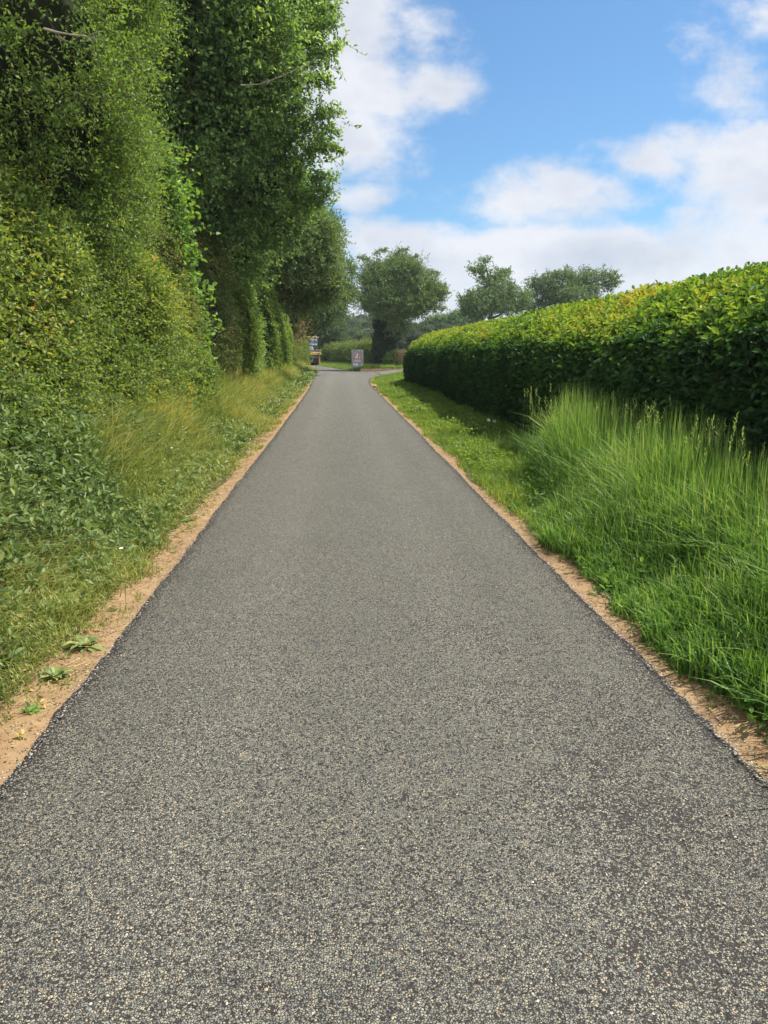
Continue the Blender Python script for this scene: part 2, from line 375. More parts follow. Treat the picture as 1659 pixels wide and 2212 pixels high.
cl = np.concatenate([[0, 0, .012, .03, .06], np.linspace(.1, .9, 9), [.94, .97, .988, 1, 1]])
le = lerp(ry, XL)+edgewob(ry, 21); re = lerp(ry, XR)+edgewob(ry, 31)
X = le[:, None]+(re-le)[:, None]*cl[None]; Y = np.repeat(ry[:, None], len(cl), 1)
Z = np.full_like(X, .0); cr = (cl-.5)*2
Z += .012*(1-cr**2)[None]; Z[:, 0] = -.06; Z[:, -1] = -.06
rim = np.zeros_like(X); rim[:, [0, 1, -2, -1]] = 1; rim[:, [2, -3]] = .55; rim[:, [3, -4]] = .12
idx = np.arange(X.size).reshape(X.shape)
F = np.stack([idx[:-1, :-1], idx[:-1, 1:], idx[1:, 1:], idx[1:, :-1]], -1).reshape(-1, 4)
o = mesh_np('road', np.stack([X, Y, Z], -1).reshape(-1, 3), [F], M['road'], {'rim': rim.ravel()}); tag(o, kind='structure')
# side road mouth
sx_ = np.linspace(3.03, 26, 40); yn = np.interp(sx_, [3, 4, 6, 10, 16, 26], [51.6, 52.6, 54.0, 55.5, 56.5, 58]); yf = np.interp(sx_, [3, 26], [62.0, 64])
cl = np.linspace(0, 1, 6); X = np.repeat(sx_[:, None], 6, 1); Y = yn[:, None]+(yf-yn)[:, None]*cl
idx = np.arange(X.size).reshape(X.shape); F = np.stack([idx[:-1, :-1], idx[1:, :-1], idx[1:, 1:], idx[:-1, 1:]], -1).reshape(-1, 4)
# hide the ground under the mouth: it lies just above it
Zs = np.full(X.size, .135)*sstep(3.0, 4.6, X.ravel())+.006
o = mesh_np('side_road', np.stack([X.ravel(), Y.ravel(), Zs], -1), [F], M['old_road'], {'rim': np.zeros(X.size)}); tag(o, kind='structure')

# --- generic solid helpers
def box(acc, c, s, rz=0, mat=0, bevel=0.0, taper=(1, 1), shear=(0, 0)):
    """box with chamfered vertical edges when bevel > 0; taper scales the top"""
    hx, hy, hz = s[0]/2, s[1]/2, s[2]/2
    if bevel > 0:
        bvl = min(bevel, hx*.9, hy*.9)
        ring = [(hx-bvl, -hy), (hx, -hy+bvl), (hx, hy-bvl), (hx-bvl, hy), (-hx+bvl, hy), (-hx, hy-bvl), (-hx, -hy+bvl), (-hx+bvl, -hy)]
    else: ring = [(hx, -hy), (hx, hy), (-hx, hy), (-hx, -hy)]
    n = len(ring); V = []
    bz = min(bevel*.7, hz*.5)
    levels = [(-hz, 1, 1)] if bevel == 0 else [(-hz, 1-bz/hx, 1-bz/hy), (-hz+bz, 1, 1)]
    levels += ([(hz, taper[0], taper[1])] if bevel == 0 else [(hz-bz, taper[0], taper[1]), (hz, taper[0]-bz/hx, taper[1]-bz/hy)])
    for z, kx, ky in levels:
        f = (z+hz)/(2*hz)
        for x, y in ring: V.append((x*kx+shear[0]*f, y*ky+shear[1]*f, z))
    V = np.array(V); ca, sa = cos(rz), sin(rz)
    V = np.stack([V[:, 0]*ca-V[:, 1]*sa, V[:, 0]*sa+V[:, 1]*ca, V[:, 2]], 1)+np.array(c)
    Q = []
    for l in range(len(levels)-1):
        for i in range(n): j = (i+1) % n; Q.append((l*n+i, l*n+j, (l+1)*n+j, (l+1)*n+i))
    b0 = np.array([list(range(n))[::-1]]); t0 = np.array([[(len(levels)-1)*n+i for i in range(n)]])
    acc.add(V, [np.array(Q), b0, t0], .5, mat)
def tube(acc, pts, rad, seg=8, mat=0, tint=.5):
    pts = np.array(pts, float); rad = np.broadcast_to(rad, (len(pts),)); V = []
    for i, p in enumerate(pts):
        d = nrm(pts[min(i+1, len(pts)-1)]-pts[max(i-1, 0)]); ref = np.array([1., 0, 0]) if abs(d[2]) > .8 else np.array([0, 0, 1.])
        x = nrm(np.cross(d, ref)); y = np.cross(d, x)
        for k in range(seg): a = 2*pi*k/seg; V.append(p+rad[i]*(x*cos(a)+y*sin(a)))
    Q = [(i*seg+k, i*seg+(k+1) % seg, (i+1)*seg+(k+1) % seg, (i+1)*seg+k) for i in range(len(pts)-1) for k in range(seg)]
    caps = [np.array([[k for k in range(seg)][::-1]]), np.array([[(len(pts)-1)*seg+k for k in range(seg)]])]
    acc.add(np.array(V), [np.array(Q)]+caps, tint, mat)
def prism(acc, poly, y0, y1, mat=0):
    """polygon in x,z extruded along y"""
    n = len(poly); V = [(x, y0, z) for x, z in poly]+[(x, y1, z) for x, z in poly]
    Q = [(i, (i+1) % n, n+(i+1) % n, n+i) for i in range(n)]
    acc.add(np.array(V), [np.array(Q), np.array([list(range(n))[::-1]]), np.array([[n+i for i in range(n)]])], .5, mat)
# ------------------------------------------------------------------ vegetation builders
def hedge(name, y0, y1, prof, n, leaf, matn, k=6, spray=.22, L0=.04, ratio=.55, d0=4, pw=.35, amp=.15, nf=.9, ends=(1.0, 1.0), depth=.10,
          tone=None, shape='q', up=.5, grav=.25, tj=.5, hvar=None, twig=.002, xoff=None, core=.25, seed=1, face=None, spread=.9, acc=None, xc=None):
    """prof: polyline of (x, z) from the foot of the road side face over the top to the rear; normals point outwards"""
    A = Acc() if acc is None else acc
    pr = np.array(prof, float)
    seg = np.diff(pr, axis=0); sl = np.linalg.norm(seg, axis=1); cs = np.concatenate([[0], np.cumsum(sl)])
    cen = np.array([pr[:, 0].mean() if xc is None else xc, pr[:, 1].max()*.45])
    sgn = 1
    nrm2 = np.stack([-seg[:, 1], seg[:, 0]], 1)/sl[:, None]
    mid = (pr[:-1]+pr[1:])/2
    if ((mid-cen)*nrm2).sum() < 0: nrm2 = -nrm2
    def surf(y, s, push=0.0):
        i = np.clip(np.searchsorted(cs, s)-1, 0, len(sl)-1); f = (s-cs[i])/sl[i]
        p = pr[i]+seg[i]*f[:, None]
        # smoothed normals
        jn = np.clip(np.where(f > .5, i+1, i-1), 0, len(sl)-1); wt = np.abs(f-.5)
        nn = nrm(nrm2[i]*(1-wt)[:, None]+nrm2[jn]*wt[:, None])
        hs = 1.0 if hvar is None else 1+hvar(y)
        p = p*np.stack([np.ones_like(y), np.ones_like(y)*hs], 1)
        # rounded ends
        e = np.ones_like(y); ny = np.zeros_like(y)
        if ends[0] > 0:
            q = np.clip((y0+ends[0]-y)/ends[0], 0, 1); e *= np.sqrt(np.clip(1-q**2, 0, 1)); ny -= q
        if ends[1] > 0:
            q = np.clip((y-y1+ends[1])/ends[1], 0, 1); e *= np.sqrt(np.clip(1-q**2, 0, 1)); ny += q
        e2 = .0+1.0*e
        p[:, 0] = cen[0]+(p[:, 0]-cen[0])*e2
        p[:, 1] = p[:, 1]*(.35+.65*e**.6)
        P = np.stack([p[:, 0], y, p[:, 1]], 1)
        if xoff is not None: P[:, 0] += xoff(y)
        N = nrm(np.stack([nn[:, 0]*np.sqrt(np.clip(1-ny**2, 0.02, 1)), ny*1.0, nn[:, 1]*np.sqrt(np.clip(1-ny**2, .02, 1))], 1))
        w_ = wob(P, nf, seed, 4)*amp+amp*.9*(np.abs(wob(P, nf*2.4, seed+50, 2))-.35)
        return P+N*(w_+push)[:, None], N
    ns = max(int(n/k), 10)
    yy = U(y0, y1, ns*3); dd = np.maximum(yy, d0)
    wq = (dd/d0)**(-2*pw); keep = U(0, 1, ns*3) < wq/wq.mean()/3.0*1.0
    yy = yy[keep][:ns]; 
    pool = U(0, cs[-1], len(yy))
    if face is not None:       # thin out the rear, which the lane never sees
        rear = pool > cs[-1]*face; sw = rear & (U(0, 1, len(yy)) < .75); pool[sw] = U(0, cs[-1]*face, sw.sum())
    O, N = surf(yy, pool, 0.0)
    dep = rng.exponential(depth, len(yy)); O = O-N*dep[:, None]
    d = np.maximum(np.linalg.norm(O-[0, 0, 1.5], axis=1), d0)/d0
    Ls = L0*d**pw
    Dr = nrm(N*.9+rng.normal(size=N.shape)*.45+[0, 0, .25])
    tn = np.full(len(yy), .45) if tone is None else tone(O, N)
    tn = tn+.16*wob(O, 1.7, seed+3, 3)
    sprays(A, O-Dr*spray*.5, Dr, spray*U(.7, 1.3, len(yy))*d**(pw*.6), k, Ls, Ls*ratio, tn, shape, up, grav, twig, spread=spread, tj=tj, out=N)
    # inner dark sheet that stops the view through; its colour stands for interior shade
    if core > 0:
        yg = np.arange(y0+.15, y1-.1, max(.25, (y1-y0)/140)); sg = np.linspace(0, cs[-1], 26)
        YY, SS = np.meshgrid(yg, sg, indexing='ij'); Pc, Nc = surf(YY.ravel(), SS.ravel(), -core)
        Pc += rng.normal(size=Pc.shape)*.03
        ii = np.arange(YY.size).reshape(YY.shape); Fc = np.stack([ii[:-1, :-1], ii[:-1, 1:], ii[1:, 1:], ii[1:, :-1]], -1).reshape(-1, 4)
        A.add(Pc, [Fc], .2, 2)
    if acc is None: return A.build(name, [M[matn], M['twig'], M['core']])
    return surf

def crown(acc, lobes, n, L0, ratio=.6, k=7, spray=.5, depth=.28, amp=.22, nf=1.2, tone=.45, shape='q', up=.5, grav=.2, tj=.5, twig=.004, core=.62, seed=5, ragged=0.0, tfun=None, spread=.9, front=None, sub=7, shoots=()):
    """foliage through the shell of a union of uneven lobes. lobes: (centre, radii)"""
    C = np.array([l[0] for l in lobes], float); Rr = np.array([np.broadcast_to(l[1], (3,)) for l in lobes], float)
    C0, R0 = C, Rr
    if sub > 0:                # smaller clumps budding from each lobe
        rs = np.random.default_rng(seed+900); cc, rr_ = [C], [Rr*.9]
        for c, r in zip(C, Rr):
            dv = rs.normal(size=(sub, 3)); dv /= np.linalg.norm(dv, axis=1)[:, None]; s_ = rs.uniform(.26, .46, (sub, 1))
            cc.append(c+dv*r*(.98-s_*.6)); rr_.append(np.ones((sub, 3))*r.mean()*s_*[1, 1, .8])
        C, Rr = np.concatenate(cc), np.concatenate(rr_)
    area = (Rr.mean(1)**2); ns = int(n/k)
    which = rng.choice(len(C), ns*2, p=area/area.sum())
    dirs = rdir(ns*2)
    if front is not None:      # favour the lane side
        sw = (dirs@np.array(front) < -.3) & (U(0, 1, ns*2) < .6); dirs[sw] *= -1
    O = C[which]+dirs*Rr[which]
    wv = 1+amp*wob(O, nf, seed, 4)
    dep = rng.exponential(depth, ns*2)
    O = C[which]+dirs*Rr[which]*(wv[:, None])-dirs*np.minimum(dep, Rr[which].mean(1)*.9)[:, None]
    inside = np.zeros(ns*2, bool)
    for c, r in zip(C, Rr): inside |= (((O-c)/r)**2).sum(1) < .52
    keep = np.where(~inside | (U(0, 1, ns*2) < .12))[0][:ns]
    O, dirs = O[keep], dirs[keep]
    if ragged > 0:             # a share of longer shoots that break the outline
        m_ = U(0, 1, len(O)) < ragged; O[m_] += dirs[m_]*U(.1, .55, m_.sum())[:, None]*spray*1.6
    N = nrm(dirs)
    Dr = nrm(N*.8+rng.normal(size=N.shape)*.5+[0, 0, .3])
    tn = np.full(len(O), tone)+.2*wob(O, 1.4/max(spray, .3), seed+2, 3)
    if tfun is not None: tn = tn+tfun(O)
    sprays(acc, O-Dr*spray*.4, Dr, spray*U(.6, 1.4, len(O)), k, L0, L0*ratio, tn, shape, up, grav, twig, spread=spread, tj=tj, out=N)
    for (px, py, Yd, ln_) in shoots:   # single long shoots reaching out of the outline
        e_ = at(px, py, Yd); b_ = e_-np.array([ln_*.9, -.15*ln_, ln_*rng.uniform(-.1, .5)]); q_ = np.linspace(0, 1, 9)[:, None]; pts_ = b_+(e_-b_)*q_; pts_[:, 2] += .12*ln_*np.sin(q_[:, 0]*3.1)
        tube(acc, pts_, np.linspace(.014, .004, 9), 5, 1)
        sprays(acc, np.repeat(pts_[1:], 5, 0), nrm(rdir(40)*.7+(e_-b_)/ln_*.6), spray*.42, 5, L0, L0*ratio, np.full(40, tone+.12), shape, up, .1, twig*.6, tj=tj)
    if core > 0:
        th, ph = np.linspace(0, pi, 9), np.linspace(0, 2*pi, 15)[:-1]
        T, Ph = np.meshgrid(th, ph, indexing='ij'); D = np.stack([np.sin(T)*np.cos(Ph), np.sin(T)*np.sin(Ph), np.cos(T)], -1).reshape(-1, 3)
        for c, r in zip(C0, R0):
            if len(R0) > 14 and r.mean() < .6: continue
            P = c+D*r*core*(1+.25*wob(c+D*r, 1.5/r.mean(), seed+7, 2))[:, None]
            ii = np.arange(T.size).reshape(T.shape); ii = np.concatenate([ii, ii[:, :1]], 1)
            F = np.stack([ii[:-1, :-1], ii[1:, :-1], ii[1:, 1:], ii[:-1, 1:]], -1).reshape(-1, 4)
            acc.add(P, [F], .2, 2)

def trunk(acc, base, top, r0, r1, bend=.2, seg=10, mat_=0, seed=1):
    r = np.random.default_rng(seed); base, top = np.array(base, float), np.array(top, float); n = 9
    f = np.linspace(0, 1, n)[:, None]; P = base+(top-base)*f+np.cumsum(r.normal(size=(n, 3))*bend*.12, 0)*f*[1, 1, 0]
    rad = r0+(r1-r0)*f[:, 0]; rad[0] *= 1.35; rad[1] *= 1.08
    tube(acc, P, rad, seg, mat_); return P

def tree(name, label, cat, base, lobes, n, L0, leafm, tr=.25, group=None, limbs=True, seed=3, **kw):
    base = np.array(base, float); base[2] = float(ground_z(base[0], base[1]))-.05
    root = empty(name, base); tag(root, label, cat, group)
    C = np.array([l[0] for l in lobes], float); top = C.mean(0)*.5+C[C[:, 2].argmax()]*.5
    T = Acc(); P = trunk(T, base, [base[0]*.5+top[0]*.5, base[1]*.5+top[1]*.5, top[2]], tr, tr*.25, seed=seed)
    if limbs:
        for i, l in enumerate(lobes):
            c = np.array(l[0], float); rr = np.mean(np.broadcast_to(l[1], (3,)))
            if rr < .6 and len(lobes) > 14: continue
            j = int(np.clip(np.searchsorted(P[:, 2], c[2]-1.6*rr), 1, len(P)-2)); s = P[j]
            mid_ = s*.5+c*.5+np.array([0, 0, -.15*rr])
            tube(T, [s, mid_, c], [tr*.4, tr*.25, tr*.08], 7)
            r = np.random.default_rng(seed*9+i)
            for q in range(5):
                d = r.normal(size=3); d /= np.linalg.norm(d); d[2] = abs(d[2])*.6
                tube(T, [c*.6+mid_*.4, c+d*rr*.5, c+d*rr*1.02], [tr*.14, tr*.09, tr*.03], 5)
    T.build('trunk', M['bark'], root, True)
    A = Acc(); crown(A, lobes, n, L0, seed=seed, **kw)
    A.build('crown', [M[leafm], M['twig'], M['core']], root)
    # children were built in world space: keep them there under the moved root
    for c in root.children: c.matrix_parent_inverse = root.matrix_basis.inverted()
    return root
from mathutils import Matrix
def L(x, y, Y, r): return (at(x, y, Y), r)

# ------------------------------------------------------------------ right: clipped beech hedge
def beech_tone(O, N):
    # lime and coppery new growth, with sunlit shoulder also painted lighter; clipped face darker
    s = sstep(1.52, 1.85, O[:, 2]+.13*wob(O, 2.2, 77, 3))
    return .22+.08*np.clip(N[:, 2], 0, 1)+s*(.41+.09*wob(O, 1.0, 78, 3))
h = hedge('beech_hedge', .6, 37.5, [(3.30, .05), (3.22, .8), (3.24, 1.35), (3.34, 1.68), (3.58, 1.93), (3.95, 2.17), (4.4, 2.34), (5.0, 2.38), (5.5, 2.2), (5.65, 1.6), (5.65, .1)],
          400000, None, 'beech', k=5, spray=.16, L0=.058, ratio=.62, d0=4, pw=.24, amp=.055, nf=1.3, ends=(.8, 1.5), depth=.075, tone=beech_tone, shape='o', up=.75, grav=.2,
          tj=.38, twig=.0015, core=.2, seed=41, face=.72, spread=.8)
tag(h, 'long clipped beech hedge with dark sides and lime green top', 'hedge')

# ------------------------------------------------------------------ left: nearest hawthorn hedge and what rises behind it
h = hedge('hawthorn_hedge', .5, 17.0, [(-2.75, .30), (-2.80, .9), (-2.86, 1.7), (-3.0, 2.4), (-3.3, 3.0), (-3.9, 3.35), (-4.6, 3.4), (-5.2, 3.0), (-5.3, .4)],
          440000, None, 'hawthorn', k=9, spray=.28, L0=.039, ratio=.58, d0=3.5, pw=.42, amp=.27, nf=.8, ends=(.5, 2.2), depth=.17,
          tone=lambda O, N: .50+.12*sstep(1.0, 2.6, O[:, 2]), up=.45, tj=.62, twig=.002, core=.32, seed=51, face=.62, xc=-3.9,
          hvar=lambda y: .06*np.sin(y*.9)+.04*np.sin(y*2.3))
tag(h, 'nearest bright hawthorn hedge of small yellow green leaves on the left bank', 'hedge')

thorn = tree('thorn_tree', 'tall small-leaved thorn tree rising behind the nearest hedge at the top left', 'tree', (-5.6, 9.5, 0),
     [L(70, 60, 8.5, 1.05), L(-60, 180, 8.5, 1.3), L(110, 230, 9.5, (1.15, 1.2, 1.0)), L(195, 350, 11, (.85, 1, .9)), L(40, 350, 9.5, 1.2), L(235, 470, 13, (.75, 1, .8)), L(120, -40, 10, 1.3), L(0, -150, 10, 1.6),L(120, 420, 11, 1.1)],
     210000, .048, 'thorn_back', tr=.16, seed=61, k=9, spray=.38, ratio=.5, depth=.22, amp=.30, nf=1.1, ragged=.15, core=.6, front=(.7, -.7, .1), twig=.0018, tone=.52, tj=.55)
tree('hazel_bush', 'hazel bush with large pale rounded leaves poking out beyond the nearest hedge', 'bush', (-3.9, 15.8, 0),
     [L(345, 470, 15.6, (.5, .6, .8)), L(372, 560, 15.8, (.42, .5, .7)), L(395, 690, 16.4, (.42, .5, .8)), L(405, 790, 16.8, (.34, .4, .5)), L(320, 380, 15.5, (.5, .6, .7))],
     9000, .115, 'hazel', tr=.05, seed=62, k=5, spray=.42, ratio=.78, depth=.22, shape='o', ragged=.3, core=.55, tone=.6, twig=.004, up=.9)

# big broad-leaved tree
lime_ = tree('lime_tree', 'biggest broad-leaved tree leaning over the lane at the top of the picture', 'tree', (-5.2, 21, 0),
     [L(572, 60, 21, 1.15), L(690, 45, 20.5, .36), L(698, 112, 20.5, .30), L(703, 250, 21, .36), L(704, 318, 21, .33), L(690, 400, 22, .36), L(676, 20, 21, .4), L(655, 300, 21.5, .55), L(655, 430, 22.5, .5), L(660, 130, 21, .5), L(640, 205, 21.5, .45), L(560, -120, 22, 2.0), L(592, 262, 22, .9), L(560, 180, 22, 1.25), L(545, 380, 22, (1.3, 1.5, 1.3)), L(604, 385, 23, .75), L(470, 60, 19, 1.6), L(350, -60, 18, 2.0), L(430, 250, 20, 1.9),
      L(340, 160, 19, 1.7), L(415, 460, 22, 1.6), L(505, 530, 25, 1.3), L(330, 330, 20, 1.8), L(420, -220, 20, 2.6), L(250, -100, 19, 2.4), L(440, 560, 25, 1.3), L(600, 465, 24, .95)],
     205000, .118, 'broad', shoots=[(716, 52, 20, .9), (726, 108, 20, .9), (714, 20, 21, .8), (727, 243, 21, 1.0), (732, 326, 21, 1.1), (718, 385, 22, .8), (712, 415, 22, .8), (722, 285, 22, .8), (708, 180, 21, .6), (700, 440, 22, .8)], tr=.34, seed=63, k=8, spray=.6, ratio=.68, depth=.36, amp=.25, nf=.9, shape='q', ragged=.30, core=.5, front=(.6, -.75, .1), twig=.006, tone=.5, tj=.6, up=.7)

def bare_branch(root, pts, r0):
    A = Acc(); tube(A, pts, np.linspace(r0, r0*.25, len(pts)), 6)
    p = np.array(pts)
    for i in range(1, len(p)-1):
        for q in range(2): tube(A, [p[i], p[i]+(p[i+1]-p[i])*.5+rng.normal(size=3)*.05, p[i]+(p[i+1]-p[i])*1.0+rng.normal(size=3)*.10], [r0*.4, r0*.25, r0*.1], 4)
    b = A.build('branch', M['pale_bark'], root); b.matrix_parent_inverse = Matrix.Translation(root.location).inverted()
M['pale_bark'] = plain('pale_bark', (.26, .22, .16), .8, var=.4, scale=14)
bare_branch(thorn, [at(95, 62, 7.0), at(125, 70, 7.0), at(155, 75, 6.95), at(190, 79, 6.95), at(228, 88, 6.9)], .012)
bare_branch(lime_, [at(520, 184, 17.6), at(560, 182, 17.9), at(600, 168, 18.2), at(640, 150, 18.6), at(665, 138, 19)], .016)
# trees further along
tree('field_maple', 'hazy green tree behind the creeper-covered hedge, just past the biggest tree', 'tree', (-4.6, 34, 0),
     [L(640, 530, 33, (1.6, 1.7, 1.5)), L(690, 500, 34, .85), L(695, 600, 35, (.85, 1.2, 1.2)), L(655, 630, 35, .9), L(590, 570, 34, 1.3), L(600, 480, 34, 1.6)],
     95000, .12, 'oak', tr=.22, seed=64, k=8, spray=.6, ratio=.6, depth=.35, amp=.3, nf=.8, ragged=.2, core=.55, front=(.6, -.75, .1), twig=.006, tone=.62, tj=.5)
tree('oak_tree', 'left-hand tree with dark drooping underside where the sky shows through, beyond the hazy tree', 'tree', (-3.9, 53, 0),
     [L(690, 560, 50, (1.6, 1.8, 1.7)), L(725, 590, 52, (1.3, 1.5, 1.4)), L(745, 630, 53, (.9, 1.2, .8)), L(690, 640, 51, 1.8), L(715, 510, 53, (.9, 1, 1.0)), L(650, 560, 52, 2.2), L(722, 668, 54, (.9, 1.0, .5)), L(640, 640, 52, 2.2)],
     80000, .15, 'oak', tr=.28, seed=65, k=7, spray=.7, ratio=.62, depth=.5, amp=.38, nf=.7, ragged=.35, core=.28, front=(.6, -.75, .1), twig=.010, tone=.45, tj=.55)
tree('ash_tree', 'dark bushy tree directly behind the yellow road roller', 'tree', (-3.2, 112, 0),
     [L(690, 715, 104, (2.6, 2.5, 2.4)), L(715, 700, 108, (2.2, 2, 1.8)), L(660, 690, 104, 3.5), L(700, 745, 104, (2.8, 2, 2)), L(640, 620, 106, 4.0)],
     42000, .30, 'far', tr=.3, seed=66, k=6, spray=1.0, ratio=.65, depth=.6, amp=.3, nf=.4, ragged=.2, core=.6, front=(.3, -.9, .1), twig=.012, tone=.42)

# hedge stretches below the trees: each its own growth
def seg_hedge(y0, y1, H, n, mt, label, seed, L0, fx=-3.25, tone=.42, tj=.55, amp=.42, pw=.5, k=7, ratio=.6):
    h = hedge('wild_hedge', y0, y1, [(fx+.15, .3), (fx, 1.0), (fx-.02, 1.9), (fx-.15, H*.72), (fx-.45, H*.92), (fx-1.1, H), (fx-1.9, H*.95), (fx-2.3, .5)],
              n, None, mt, k=k, spray=.34, L0=L0, ratio=ratio, d0=y0, pw=pw, amp=amp, nf=.7, ends=(.5, .5), depth=.2, tone=lambda O, N: np.full(len(O), tone), up=.5, tj=tj,
              twig=.004, core=.36, seed=seed, face=.7, xc=fx-1.1, hvar=lambda y: .10*np.sin(y*.7+seed)+.05*np.sin(y*1.9))
    return tag(h, label, 'hedge', 'hedge stretches along the left bank')
seg_hedge(14.5, 25.5, 5.4, 130000, 'mixed', 'tall brownish green hedge stretch right after the nearest hawthorn hedge', 71, .055, tone=.66, fx=-3.2)
seg_hedge(24.5, 38.0, 5.2, 110000, 'broad', 'shaded dark hedge stretch with yellow green creepers hanging down it', 72, .07, fx=-3.2, tone=.62)
seg_hedge(37.0, 60.0, 4.6, 90000, 'mixed', 'sunlit olive hedge stretch just before the yellow roller', 73, .085, fx=-3.3, tone=.62)
seg_hedge(59.0, 84.0, 4.0, 45000, 'mixed', 'farthest hedge stretch on the left, beside the roller', 74, .11, fx=-3.35, tone=.6, )

# bindweed / ivy curtains hanging on the hedge
def curtain(name, cx, cy, wid, z0, z1, n, label, seed, lf=.06, x=-2.62):
    A = Acc(); r = np.random.default_rng(seed)
    ns = n//6; z = z0+(z1-z0)*r.uniform(0, 1, ns)**.9
    strands = r.uniform(-1, 1, 14); st = strands[r.integers(0, 14, ns)]
    yy = cy+wid*(st*(.6+.4*(z1-z)/(z1-z0))+r.normal(size=ns)*.10)
    O = np.stack([x+.12*np.sin(z*2.1+st*4)+r.normal(size=ns)*.06-.18*sstep(z0+1.2, z1, z), yy, z], 1)
    Dr = nrm(np.stack([r.uniform(.2, .8, ns), r.normal(size=ns)*.5, -r.uniform(.2, 1.0, ns)], 1))
    sprays(A, O, Dr, .2, 6, lf, lf*.8, np.full(ns, .55)+.25*wob(O, 1.6, seed, 2), 'q', .35, .1, .003, tj=.6, out=np.tile([[.9, -.3, .2]], (ns, 1)))
    return tag(A.build(name, [M['lime'], M['twig']]), label, 'creeper', 'bright creepers hanging on the left hedge')
curtain('creeper', 0, 22.8, .55, .9, 3.5, 16000, 'narrow yellow green creeper hanging in a single strip, nearer one', 81)
curtain('creeper', 0, 31.8, 1.9, .8, 4.1, 30000, 'wide yellow green creeper curtain, the middle and tallest one', 82, .07)
curtain('creeper', 0, 41.5, 2.4, .8, 3.6, 20000, 'far green creeper curtain beside the reddish stump', 83, .08, x=-2.8)

# reddish weathered stump, half hidden in the hedge
A = Acc(); b0 = np.array([-3.0, 46.0, float(ground_z(-3.0, 46))-.05])
tube(A, [b0, b0+[.02, 0, .35], b0+[-.03, .02, .62], b0+[.04, 0, .74]], [.26, .20, .19, .12], 9)
tube(A, [b0+[.05, 0, .4], b0+[.2, -.08, .62], b0+[.26, -.1, .7]], [.10, .08, .05], 7)
o = A.build('tree_stump', plain('cut_wood', (.24, .13, .08), .85, var=.5, scale=18, bump=.02), origin=b0); tag(o, 'reddish brown broken stump half hidden at the foot of the left hedge', 'stump')

# half-dead shrub with bare tan twigs sticking out high on the hedge
A = Acc(); r = np.random.default_rng(5); c0 = at(652, 700, 44)
for i in range(14):
    d = .62*nrm(r.normal(size=3)*[.6, .6, .5]+[.35, -.1, .45]); s = c0+r.normal(size=3)*.12+[-.3, 0, -.9]; tube(A, [s, s+d*.6+[0, 0, .2], s+d*1.25+[0, 0, .15]], [.02, .014, .005], 5, 0)
ns = 60; O = c0+r.normal(size=(ns, 3))*[.22, .3, .34]
sprays(A, O, rdir(ns), .22, 6, .075, .045, np.full(ns, .5), tj=.7)
o = A.build('withered_shrub', [M['straw'], M['twig']]); tag(o, 'withered tan twiggy shrub sticking out of the left hedge above the roller', 'shrub')

# ------------------------------------------------------------------ centre and right trees
tb = at(822, 795, 68)
lb = [L(822, 625, 68, (1.6, 1.8, 1.9)), L(872, 600, 67, (1.9, 2.0, 1.7)), L(912, 628, 68, (1.5, 1.7, 1.4)), L(850, 655, 66, (1.9, 1.8, 1.3)), L(805, 595, 69, (1.0, 1.2, 1.3)), L(897, 655, 67, (1.5, 1.4, 1.0)),
      L(935, 640, 68, (.95, 1.1, .65)), L(860, 570, 69, (1.1, 1.2, .9)), L(800, 650, 69, (1.1, 1.2, 1.0)), L(862, 700, 66, (.9, .9, .7))]
lone = tree('ash_tree', 'round-headed roadside tree with ivy-covered trunk standing alone behind the road sign', 'tree', (tb[0], 68, 0), lb, 78000, .19, 'oak', shoots=[(832, 541, 68, 1.2), (878, 540, 68, 1.3), (900, 556, 68, 1.1), (962, 618, 68, 1.3), (967, 632, 67, 1.2), (960, 668, 67, 1.3), (795, 560, 68, 1.2), (942, 590, 68, 1.1)],
     tr=.42, seed=91, k=7, spray=.75, ratio=.5, depth=.5, amp=.34, nf=.9, ragged=.42, core=.32, twig=.010, tone=.45, tj=.55, up=.4, grav=.05, sub=9)
A = Acc(); crown(A, [L(822, 770, 68, (.85, .85, 1.3)), L(822, 735, 68, (.80, .8, 1.2)), L(826, 700, 68, (.95, .9, 1.2)), L(842, 760, 67.5, (.7, .7, 1.3)), L(850, 725, 67.5, (.6, .7, .7))], 22000, .12, k=6, spray=.3, ratio=.8, depth=.15, amp=.2, core=.75, seed=92, twig=.004, tone=.4, grav=.3)
iv = A.build('ivy', [M['ivy'], M['twig'], M['core']], lone); iv.matrix_parent_inverse = lone.matrix_basis.inverted()

def oak_far(base, lobes, n, label, seed, L0=.26):
    return tree('oak_tree', label, 'tree', base, lobes, n, L0, 'oak', tr=.4, seed=seed, k=6, spray=.8, ratio=.62, depth=.35, amp=.45, nf=1.0, ragged=.4, core=0, sub=6, twig=.014, tone=.42, tj=.5, group=None)
oak_far((at(1060, 700, 92)[0], 92, 0), [L(1035, 582, 92, (1.4, 1.4, .6)), L(1047, 562, 92, (.8, .9, .5)), L(1060, 598, 92, (1.8, 1.6, .7)), L(1092, 588, 92, (.8, .9, .5)), L(1072, 622, 91, (2.0, 1.8, .9)), L(1065, 655, 90, (3.0, 2.4, 1.4)), L(1110, 655, 92, (2.3, 2, 1.2)), L(1030, 665, 91, (2.0, 2, 1.0)), L(1138, 635, 93, (.6, .8, .5)), L(1010, 645, 92, (.7, .8, .35))],
        15000, 'tall uneven oak with a narrow broken top behind the beech hedge', 101)
